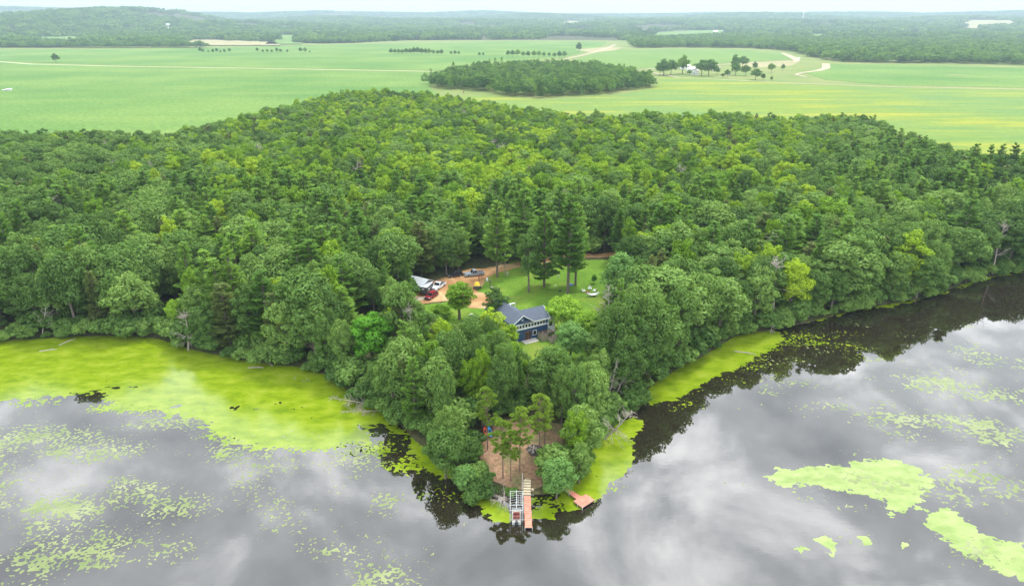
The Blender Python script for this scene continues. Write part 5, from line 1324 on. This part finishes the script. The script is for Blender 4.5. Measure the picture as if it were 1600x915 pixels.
vehicle('car', 'black car parked in the shade of the trees left of the grey pickup', 'car', (704, 433), (719, 430.5), 4.6, 1.85, 1.6, M['p_black'], 'suv')
# enclosed trailer
p = at(667, 457); q = at(661, 464) - at(673, 452)
tl = thing('enclosed_trailer', 'dark enclosed trailer with pale roof between white pickup and red car', 'trailer', p, math.atan2(q.y, q.x))
b = MB(); b.box(-2.3, 2.3, -1.0, 1.0, 0.5, 2.45); b.obj('body', M['dark'], tl, bevel=0.04)
b = MB(); b.prism([(-1.04, 2.45), (0, 2.58), (1.04, 2.45), (1.04, 2.40), (-1.04, 2.40)], -2.35, 2.35, 'x'); b.obj('roof', M['metal_roof'], tl)
b = MB(); b.box(2.3, 2.34, -0.8, 0.8, 0.6, 2.25); dr = b.obj('door', M['dark'], tl); b = MB(); b.box(2.34, 2.36, -0.45, 0.25, 1.75, 2.0); b.obj('door_panel', M['white'], dr)
b = MB(); b.tube([(0.8, 1.0, 1.5), (0.8, 1.04, 1.5)], 0.32, 14); b.obj('side_emblem', M['white'], tl)
for y in (-1.0, 1.0):
    wheel(-0.45, y, 0.33, 0.2, tl); wheel(0.35, y, 0.33, 0.2, tl)
b = MB(); b.tube([(-2.3, -0.7, 0.5), (-3.5, 0, 0.5), (-2.3, 0.7, 0.5)], 0.05, 5); b.obj('hitch', M['rubber'], tl)
# open shed with pale metal roof
p = at(657, 452); q = at(672, 450) - at(649, 461)
sh = thing('carport', 'open fronted shed with pale metal roof at the left edge of the yard', 'shed', p, math.atan2(q.y, q.x) )
for x, y in [(-2.3, -2.6), (2.3, -2.6), (-2.3, 2.6), (2.3, 2.6), (-2.3, 0), (2.3, 0)]:
    b = MB(); b.box(x - 0.08, x + 0.08, y - 0.08, y + 0.08, -0.3, 2.35); b.obj('post', M['wood'], sh)
b = MB(); gable(b, -2.4, 2.4, -2.8, 2.8, 2.4, 3.5, 'y', 0.3, 0.08); b.obj('roof', M['metal_roof'], sh)
b = MB(); b.box(-2.34, -2.26, -2.5, 2.5, 0, 2.3); b.box(-2.2, 2.2, 2.52, 2.6, 0, 2.3); b.prism([(-2.2, 2.35), (2.2, 2.35), (0, 3.35)], 2.5, 2.58, 'y'); b.obj('wall', M['rust'], sh)
b = MB(); b.box(-1.6, 0.4, -0.5, 1.6, 0, 1.1); b.box(0.6, 1.8, 0.2, 1.8, 0, 0.8); b.obj('stored_goods', M['rust'], sh)
p = at(652, 468); b = MB(); b.box(-1.9, 1.9, -1.2, 1.2, 0, 0.16); b.box(-1.9, -1.8, -1.2, 1.2, 0.16, 0.5); b.box(-1.7, 0.3, 0.2, 1.0, 0.16, 0.45)
o = b.obj('wooden_platform', M['wood']); o.location = p; o.rotation_euler = (0, 0, 0.5); tag(o, 'low pale wooden platform on the ground left of the dark trailer', 'platform')
# covered boat on a trailer
p = at(745.5, 450)
bt = thing('covered_boat', 'dark boat under a yellow cover on a small trailer by the driveway', 'boat', p, R(95))
def hull_rings(L, W, Hh, z0=0.0, n=9, pointy=1.0, flat=0.35):
    rings = []
    for i in range(n):
        t = i / (n - 1); x = -L / 2 + L * t; w = W / 2 * (1 - max(0, (t - 0.45) / 0.55) ** (2.2 * pointy) * 0.96) * (0.88 + 0.12 * min(1, t * 5))
        k = z0 + Hh * 0.5 * max(0, (t - 0.6) / 0.4) ** 2
        rings.append([(x, -w, z0 + Hh), (x, -w * 0.85, z0 + Hh * 0.4 + (k - z0) * .5), (x, -w * flat, k), (x, w * flat, k), (x, w * 0.85, z0 + Hh * 0.4 + (k - z0) * .5), (x, w, z0 + Hh)])
    return rings
b = MB(); b.loft(hull_rings(3.6, 2.1, 0.75, 0.45)); b.obj('hull', M['dark'], bt, smooth=False)
b = MB(); b.loft([[(x, -w, 1.2), (x, -w * 0.5, 1.2 + h), (x, w * 0.5, 1.2 + h), (x, w, 1.2)] for x, w, h in [(-1.5, 0.8, 0.15), (-1.0, 0.9, 0.6), (0, 0.9, 0.75), (0.8, 0.8, 0.45), (1.5, 0.25, 0.05)]]); b.obj('cover', M['yellow'], bt)
for y in (-1.0, 1.0): wheel(-0.4, y, 0.28, 0.18, bt)
b = MB(); b.tube([(-1.8, 0, 0.4), (2.9, 0, 0.4)], 0.05, 5); b.tube([(-0.4, -1, 0.3), (-0.4, 1, 0.3)], 0.04, 5); b.obj('trailer_frame', M['silver'], bt)
p = at(748.5, 439); st = thing('water_pump', 'dark red hand pump standing behind the yellow covered boat', 'pump', p)
b = MB(); b.tube([(0, 0, 0), (0, 0, 1.3)], 0.13, 8); b.tube([(0, 0, 1.25), (0.0, 0, 1.9)], [0.24, 0.18], 8); b.obj('pump_body', M['rust'], st)
b = MB(); b.tube([(0, 0, 1.7), (0.7, 0, 1.5), (0.9, 0, 0.9)], 0.05, 5); b.obj('handle', M['rust'], st)
# light pole
p = at(789, 429); pl = thing('light_pole', 'wooden yard light pole with a pale lamp beside the driveway', 'light pole', p)
b = MB(); b.tube([(0, 0, -0.5), (0, 0, 7.4)], [0.15, 0.10], 8); b.obj('pole', M['wood'], pl)
b = MB(); b.tube([(0, 0, 6.9), (-0.5, -0.1, 7.2)], 0.04, 5); b.obj('bracket', M['silver'], pl); b = MB(); b.tube([(-0.5, -0.1, 7.35), (-0.5, -0.1, 6.9)], [0.10, 0.3], 10); b.box(-0.17, 0.17, -0.22, -0.08, 5.9, 6.6); b.obj('lamp', M['white'], pl)
p = at(793, 430); b = MB(); b.box(-0.2, 0.2, -0.15, 0.15, 0, 1.0); b.box(-0.24, 0.24, -0.19, 0.19, 1.0, 1.06); o = b.obj('meter_box', M['concrete']); o.location = p; tag(o, 'small pale meter box beside the light pole', 'meter box')
# garden bits near the boat
p = at(766, 451); gp = thing('bird_feeder', 'dark post with bird feeder between driveway and house', 'bird feeder', p); b = MB(); b.tube([(0, 0, 0), (0, 0, 2.2)], 0.09, 6); b.obj('pole', M['dark'], gp)
b = MB(); b.box(-0.22, 0.22, -0.22, 0.22, 1.95, 2.3); b.prism([(-0.3, 2.3), (0.3, 2.3), (0, 2.55)], -0.3, 0.3, 'y'); b.obj('feeder', M['dark'], gp)
p = at(769, 453); gp = thing('garden_pot', 'pale round garden pot on a stand beside the bird feeder', 'pot', p); b = MB(); b.tube([(0, 0, 0), (0, 0, 0.5), (0, 0, 0.9)], [0.2, 0.35, 0.42], 10); b.obj('pot', M['concrete'], gp)
p = at(761, 439); b = MB(); b.tube([(0, 0, 0), (0, 0, 0.75), (0, 0, 0.95)], [0.3, 0.33, 0.2], 10); b.tube([(0, 0, 0.95), (0, 0, 1.05)], 0.08, 8); o = b.obj('gas_bottle', M['white']); o.location = p; tag(o, 'white gas bottle at the lawn edge right of the pump', 'gas bottle')
# lawn furniture
def chair(px, py, rz, lab):
    p = at(px, py); c = thing('garden_chair', lab, 'chair', p, rz, 'white chairs round the fire ring')
    b = MB(); b.hexa([(-0.32, -0.3, 0.25), (0.32, -0.3, 0.25), (0.32, 0.3, 0.42), (-0.32, 0.3, 0.42), (-0.32, -0.3, 0.30), (0.32, -0.3, 0.30), (0.32, 0.3, 0.47), (-0.32, 0.3, 0.47)]); b.obj('seat', M['white'], c)
    for i in range(5): b = MB(); x = -0.3 + i * 0.125; b.hexa([(x, -0.32, 0.28), (x + 0.1, -0.32, 0.28), (x + 0.1, -0.28, 0.28), (x, -0.28, 0.28), (x, -0.62, 1.1), (x + 0.1, -0.62, 1.1), (x + 0.1, -0.58, 1.1), (x, -0.58, 1.1)]); b.obj('back_slat', M['white'], c)
    for s in (-1, 1):
        b = MB(); b.box(s * 0.42 - 0.07, s * 0.42 + 0.07, -0.5, 0.38, 0.56, 0.60); b.obj('armrest', M['white'], c)
        b = MB(); b.box(s * 0.38 - 0.03, s * 0.38 + 0.03, 0.28, 0.36, 0, 0.56); b.obj('leg', M['white'], c)
        b = MB(); b.box(s * 0.38 - 0.03, s * 0.38 + 0.03, -0.44, -0.36, 0, 0.56); b.obj('leg', M['white'], c)
chair(912, 456, R(-80), 'white garden chair left of the fire ring on the lawn')
chair(929, 455.5, R(60), 'white garden chair right of the fire ring on the lawn')
chair(921.5, 453, R(175), 'white garden chair behind the fire ring on the lawn')
p = at(918, 457); b = MB(); 
for i in range(9): a = i * 6.283 / 9; b.box(0.55 * math.cos(a) - 0.13, 0.55 * math.cos(a) + 0.13, 0.55 * math.sin(a) - 0.13, 0.55 * math.sin(a) + 0.13, -0.02 + i * .002, 0.24 + i * .004)
o = b.obj('fire_ring', M['rust']); o.location = p; tag(o, 'small stone fire ring between the white chairs', 'fire ring')
p = at(926, 463); hm_ = thing('hammock', 'white hammock slung on a curved stand in front of the chairs', 'hammock', p, R(8))
b = MB(); b.loft([[(x, -w, z), (x, -w * 0.5, z - d), (x, w * 0.5, z - d), (x, w, z), (x, w * 0.45, z - d + 0.05), (x, -w * 0.45, z - d + 0.05)] for x, w, z, d in [(-1.6, 0.12, 1.15, 0.06), (-0.9, 0.55, 0.78, 0.3), (0, 0.7, 0.62, 0.35), (0.9, 0.55, 0.78, 0.3), (1.7, 0.10, 1.2, 0.06)]]); b.obj('sling', M['white'], hm_)
b = MB(); b.tube([(-2.2, 0, 1.35), (-1.5, 0, 0.35), (0, 0, 0.08), (1.5, 0, 0.35), (2.3, 0, 1.4)], 0.06, 6); b.tube([(-0.9, -0.7, 0.04), (-0.9, 0.7, 0.04)], 0.05, 5); b.tube([(0.9, -0.7, 0.04), (0.9, 0.7, 0.04)], 0.05, 5); b.obj('stand', M['silver'], hm_)
p = at(891.5, 445.5); b = MB(); b.loft(hull_rings(2.0, 1.1, 0.45)); o = b.obj('toy_boat', M['tarp']); o.location = p + Vector((0, 0, 0.45)); o.rotation_euler = (R(180), 0, 0.2); tag(o, 'small upturned pale blue boat beside the tallest pine', 'boat')
p = at(875, 455); b = MB(); b.tube([(0, 0, 0), (0, 0, 0.3)], [0.5, 0.42], 10); o = b.obj('tree_stump', M['rubber']); o.location = p; tag(o, 'dark stump in the lawn left of the tallest pine', 'stump')
p = at(868, 447); b = MB(); b.tube([(0, 0, 0), (0, 0, 0.35), (0, 0, 0.45)], [0.18, 0.22, 0.1], 8); o = b.obj('bucket', M['white']); o.location = p; tag(o, 'small white bucket on the lawn near the tall pines', 'bucket')
p = at(872.5, 433); b = MB(); b.box(-0.15, 0.15, -0.15, 0.15, 0, 0.5); b.prism([(-0.2, 0.5), (0.2, 0.5), (0, 0.7)], -0.2, 0.2, 'y'); o = b.obj('nest_box', M['white']); o.location = p; tag(o, 'small white box at the shaded upper lawn', 'box')

# ---- docks
def dock(label, quads, name='dock'):
    """quads: list of four photo corners of a deck at 0.45 m above the water"""
    root = thing(name, label, 'dock', (*atz(*quads[0][0], 0.45), 0.45)); ro = root.location
    for q in quads:
        P = [Vector((*atz(x, y, 0.45), 0)) - Vector((ro.x, ro.y, 0)) for x, y in q]
        b = MB(); n = 14
        for i in range(n):
            f0, f1 = i / n + 0.004, (i + 1) / n - 0.004
            c = [P[0].lerp(P[3], f0), P[1].lerp(P[2], f0), P[1].lerp(P[2], f1), P[0].lerp(P[3], f1)]
            b.hexa([v + Vector((0, 0, -0.05)) for v in c] + [v for v in c])
        b.obj('decking', M['dock'], root)
        c0 = sum(P, Vector()) / 4; P2 = [c0 + (v - c0) * 0.985 for v in P]
        b = MB(); b.hexa([v + Vector((0, 0, -0.24)) for v in P2] + [v + Vector((0, 0, -0.052)) for v in P2]); b.obj('frame', M['dark'], root)
        for v in [P[2], P[3], (P[0] + P[3]) / 2, (P[1] + P[2]) / 2]:
            b = MB(); v = c0 + (v - c0) * 1.03; b.tube([(v.x, v.y, -1.8), (v.x, v.y, 0.12)], 0.045, 6); b.obj('post', M['silver'], root)
    return root
dock('straight pink red dock running out from the stone steps', [[(818.6, 774), (829, 774), (831.5, 823.6), (820.3, 823.6)]])
dock('pink red dock ending in a square platform on the right of the point', [[(877.6, 762.4), (883.7, 759.7), (908, 774.6), (901, 779)], [(895.7, 782), (915.3, 771.1), (929, 780.4), (909.9, 792.5)]])
# steps
p0 = Vector((*atz(823.5, 772.5, 0.5), 0)); p1 = at(823.5, 756); d = (p1 - p0); d.z = 0; d.normalize()
stp = thing('stone_steps', 'cream stone steps leading up the bank from the straight dock', 'steps', (p0.x, p0.y, 0.0), math.atan2(d.y, d.x) - R(90))
for i in range(6):
    b = MB(); j = 0.04 * math.sin(i * 3); b.box(-0.62 + j, 0.62 + j, 0.1 + i * 0.5, 0.42 + i * 0.5, 0.1, 0.52 + i * 0.16); b.obj('step', M['stone'], stp, bevel=0.03)
b = MB(); b.box(-0.6, 0.6, -0.45, 3.1, -0.3, 0.25); b.obj('footing', M['brown'], stp)
b = MB(); b.tube([(-0.8, 0.2, 0), (-0.8, 0.2, 1.3), (-0.8, 3.3, 2.3), (-0.8, 3.3, 0.8)], 0.045, 6); b.tube([(-0.8, 1.7, 0.5), (-0.8, 1.7, 1.8)], 0.04, 6); b.obj('handrail', M['silver'], stp)
p = at(823, 754); b = MB(); b.box(-0.3, 0.3, -0.25, 0.25, 0, 0.4); b.box(-0.3, 0.3, 0.2, 0.27, 0.4, 0.75); o = b.obj('garden_box', M['stone']); o.location = p; tag(o, 'cream coloured box at the top of the stone steps', 'box')
p = at(832, 765); b = MB(); b.tube([(0, 0, 0), (0, 0, 0.3)], [0.28, 0.2], 7); o = b.obj('rock', M['stone']); o.location = p; tag(o, 'pale rock beside the stone steps', 'rock')
# boat lift with bare canopy frame
ZL = 2.3
c1 = [Vector((*atz(x, y, ZL), 0)) for x, y in [(797.2, 767), (817, 767), (817, 796.5), (797, 796.5)]]
lo = thing('boat_lift', 'white boat lift with bare canopy frame beside the straight dock', 'boat lift', c1[3]); o0 = c1[3].copy(); c1 = [v - o0 for v in c1]
def up(v, z): return Vector((v.x, v.y, z))
b = MB()
for i in range(4): b.tube([up(c1[i], ZL), up(c1[(i + 1) % 4], ZL)], 0.04, 6)
b.obj('canopy_frame', M['silver'], lo)
for i in range(1, 8): f = i / 8; b = MB(); A = up(c1[0].lerp(c1[3], f), ZL); B_ = up(c1[1].lerp(c1[2], f), ZL); b.tube([A, (A + B_) / 2 + Vector((0, 0, 0.22)), B_], 0.022, 5); b.obj('crossbar', M['silver'], lo)
b = MB(); b.tube([up(c1[0].lerp(c1[1], 0.5), ZL + 0.22), up(c1[3].lerp(c1[2], 0.5), ZL + 0.22)], 0.04, 5); b.obj('ridge_bar', M['silver'], lo)
for i in range(4): b = MB(); b.tube([up(c1[i], -1.5), up(c1[i], ZL)], 0.06, 6); b.obj('post', M['silver'], lo)
b = MB(); 
for f in (0.15, 0.9): b.tube([up(c1[0].lerp(c1[3], f), 0.1), up(c1[1].lerp(c1[2], f), 0.1)], 0.05, 5)
b.obj('cradle', M['silver'], lo)
x, y = atz(807, 804, 0.6)
pb = thing('pontoon_boat', 'small pale boat with red brown seats moored at the end of the boat lift', 'boat', (x, y, 0), R(90))
for s in (-1, 1): b = MB(); b.tube([(-1.5, s * 0.48, 0.16), (1.1, s * 0.48, 0.16), (1.6, s * 0.48, 0.28)], [0.22, 0.22, 0.06], 10); b.obj('pontoon', M['silver'], pb)
b = MB(); b.box(-1.45, 1.35, -0.72, 0.72, 0.36, 0.44); b.obj('deck', M['concrete'], pb)
b = MB()
for s in (-1, 1): b.box(-1.4, 1.3, s * 0.70 - 0.02, s * 0.70 + 0.02, 0.44, 0.85)
b.box(1.28, 1.32, -0.66, 0.66, 0.44, 0.85); b.obj('railing', M['silver'], pb)
for x0 in (-0.5, 0.35): b = MB(); b.box(x0 - 0.25, x0 + 0.25, -0.5, 0.5, 0.44, 0.75); b.box(x0 - 0.32, x0 - 0.22, -0.5, 0.5, 0.6, 1.05); b.obj('seat', M['rust'], pb)
b = MB(); b.box(-1.75, -1.4, -0.18, 0.18, 0.1, 0.8); b.obj('motor', M['dark'], pb)
# kayaks on a rack
def kayak(px, py, m, lab, rz, dz):
    p = at(px, py); k = thing('kayak', lab, 'kayak', p + Vector((0, 0, dz)), rz); k.rotation_euler = (R(0), R(-12), rz)
    rings = []
    for i in range(13):
        t = i / 12; x = -1.45 + 2.9 * t; w = 0.37 * math.sin(math.pi * min(max(t, 0.02), 0.98)) ** 0.6; z = 0.12 * abs(2 * t - 1) ** 3
        rings.append([(x, w * math.cos(a), z + 0.2 + (0.20 if math.sin(a) < 0 else 0.12) * math.sin(a) * (w / 0.37) ** 0.5) for a in [j * math.pi / 5 for j in range(10)]])
    b = MB(); b.loft(rings); b.obj('hull', M[m], k, smooth=True)
    b = MB(); b.loft([[(x, w * math.cos(a), 0.335 + 0.025 * 1) for a in [j * math.pi / 4 for j in range(8)]] for x, w in [(-0.4, 0.05), (-0.2, 0.2), (0.25, 0.2), (0.45, 0.05)]]); b.obj('cockpit', M['dark'], k)
kayak(758.5, 678, 'kred', 'red kayak lying on the left of the rack on the point', R(100), 0.35)
kayak(765.5, 678, 'kblue', 'blue kayak lying on the right of the rack on the point', R(102), 0.35)
p = at(762, 679); rk = thing('kayak_rack', 'brown wooden rack carrying the red and blue kayaks', 'rack', p, R(10))
for y in (-0.9, 0.9):
    b = MB(); b.box(-1.1, 1.1, y - 0.06, y + 0.06, 0.30 if y < 0 else 0.62, 0.38 if y < 0 else 0.7); b.obj('crossbar', M['brown'], rk)
    for x in (-1.0, 1.0): b = MB(); b.box(x - 0.06, x + 0.06, y - 0.055, y + 0.055, -0.1, 0.30 if y < 0 else 0.61); b.obj('leg', M['brown'], rk)
p = at(761, 668); b = MB(); b.box(-1.0, 1.0, -0.8, 0.8, 0, 1.1); b.prism([(-1.1, 1.1), (1.1, 1.1), (0, 1.5)], -0.9, 0.9, 'y'); o = b.obj('dog_house', M['brown']); o.location = p; o.rotation_euler = (0, 0, 0.2); tag(o, 'small red brown hut behind the two kayaks', 'hut')
p = at(831, 703); b = MB(); rr_ = random.Random(5)
for i in range(14): a = rr_.uniform(0, 6.28); b.tube([(math.cos(a) * 1.2, math.sin(a) * 1.0, 0.05), (math.cos(a + 2.5) * 0.9, math.sin(a + 2.5) * 0.7, 0.5 + 0.3 * rr_.random())], [0.07, 0.04], 5)
o = b.obj('brush_pile', M['dead']); o.location = p; tag(o, 'heap of charred branches on the burnt patch', 'brush pile')

# ---- the farmstead and other far buildings
def far_house(px, py, L, W, hw, hr, rz, label, wallm, roofm, name='farmhouse', cat='house', wins=3):
    p = at(px, py); r_ = thing(name, label, cat, p, rz)
    b = MB(); b.box(-L / 2, L / 2, -W / 2, W / 2, -0.5, hw); b.prism([(-W / 2, hw), (W / 2, hw), (0, hr)], -L / 2, L / 2, 'x'); b.obj('wall', M[wallm], r_)
    b = MB(); gable(b, -L / 2, L / 2, -W / 2, W / 2, hw, hr, 'x', 0.5, 0.2); b.obj('roof', M[roofm], r_)
    for i in range(wins):
        x = -L / 2 + L * (i + 0.5) / wins
        for z in ([1.0, 3.8] if hw > 5 else [1.1]):
            b = MB(); b.box(x - 0.6, x + 0.6, -W / 2 - 0.05, -W / 2 + 0.02, z, z + 1.5); b.obj('window', M['glass'], r_)
    if wins: b = MB(); b.box(L / 2 - 0.02, L / 2 + 0.05, -0.6, 0.6, 1.5, 3.0); b.box(-L / 2 - 0.05, -L / 2 + 0.02, -0.6, 0.6, 1.5, 3.0); b.obj('window', M['glass'], r_)
    return r_
M['farroof'] = simple('grey_farm_roof', (0.42, 0.36, 0.34), 0.8, var=0.15)
far_house(1086, 117, 10, 8, 5.5, 8.5, R(60), 'white two storey farmhouse with grey roof between the dark trees', 'white', 'farroof')
far_house(1079, 111, 11, 7, 3.2, 5.5, R(10), 'white farm building behind the farmhouse', 'white', 'metal_roof', 'farm_building', 'barn', 2)
far_house(1070, 108, 14, 8, 4.0, 6.0, R(5), 'long pale roofed barn seen between the left dark trees', 'white', 'metal_roof', 'barn', 'barn', 0)
far_house(1119, 111, 10, 8, 4.0, 6.2, R(-20), 'white garage behind the car right of the farmhouse', 'white', 'farroof', 'garage', 'garage', 2)
far_house(1137, 50, 55, 14, 5, 9, R(4), 'long white barn on the small bright field in the far wood', 'white', 'metal_roof', 'barn', 'barn', 0)
far_house(1118, 50.5, 20, 10, 4, 7, R(-8), 'small white barn left of the long far barn', 'white', 'metal_roof', 'barn', 'barn', 0)
far_house(514, 43, 28, 16, 6, 12, R(15), 'white farmhouse far off on the left hills', 'white', 'farroof', 'farmhouse', 'house', 0)
far_house(1247, 93.5, 6, 2.6, 2.4, 2.9, R(30), 'white site trailer at the bend of the far sandy track', 'white', 'white', 'site_trailer', 'trailer', 0)
vehicle('car', 'white car parked on the farmstead lane right of the farmhouse', 'car', (1136, 117), (1142, 117.5), 5, 2, 1.9, M['p_white'], 'suv')
far_house(15, 142, 4.5, 2.2, 1.9, 2.2, R(10), 'white pump trailer standing at the left edge of the bean field', 'white', 'white', 'pump_trailer', 'trailer', 0)
far_house(7, 142.4, 2.6, 1.6, 1.1, 1.3, R(-5), 'small white tank left of the pump trailer', 'concrete', 'white', 'tank', 'tank', 0)
p = at(724.5, 146.5); b = MB(); b.box(-0.35, 0.35, -0.3, 0.3, 0, 2.2); b.box(-0.45, 0.45, -0.4, 0.4, 2.2, 2.7); o = b.obj('hunting_stand', M['rust']); o.location = p; tag(o, 'tiny red box stand on the hay field by the lone wood', 'stand')
def tower(px, py, H, lab, m='white'):
    p = at(px, py); t = thing('water_tower', lab, 'water tower', p)
    b = MB(); b.tube([(0, 0, -2), (0, 0, H * 0.75)], [3.2, 2.4], 10); b.obj('shaft', M[m], t)
    b = MB(); b.tube([(0, 0, H * 0.68), (0, 0, H * 0.76), (0, 0, H * 0.86), (0, 0, H * 0.95), (0, 0, H)], [2.6, 7.5, 9, 7, 1.5], 14); b.obj('tank', M[m], t, smooth=True)
tower(1254, 33, 75, 'pale water tower rising from the hazy woods on the right horizon')
tower(264, 50, 34, 'slim white silo tower in the woods below the left hills')
# ================================================================== HAZE
hm, hn, hl = mat('air_haze')
ho = hn.new('ShaderNodeOutputMaterial'); hv = hn.new('ShaderNodeVolumePrincipled')
hv.inputs['Color'].default_value = (0.68, 0.87, 1.0, 1)
hv.inputs['Density'].default_value = 0.000115
hv.inputs['Anisotropy'].default_value = 0.2
hl.new(hv.outputs[0], ho.inputs['Volume'])
hb = MB(); hb.box(-15000, 15000, -3500, 14500, -4.5, 270)
tag(hb.obj('haze', hm), 'pale humid air that fades the distant hills', kind='stuff')
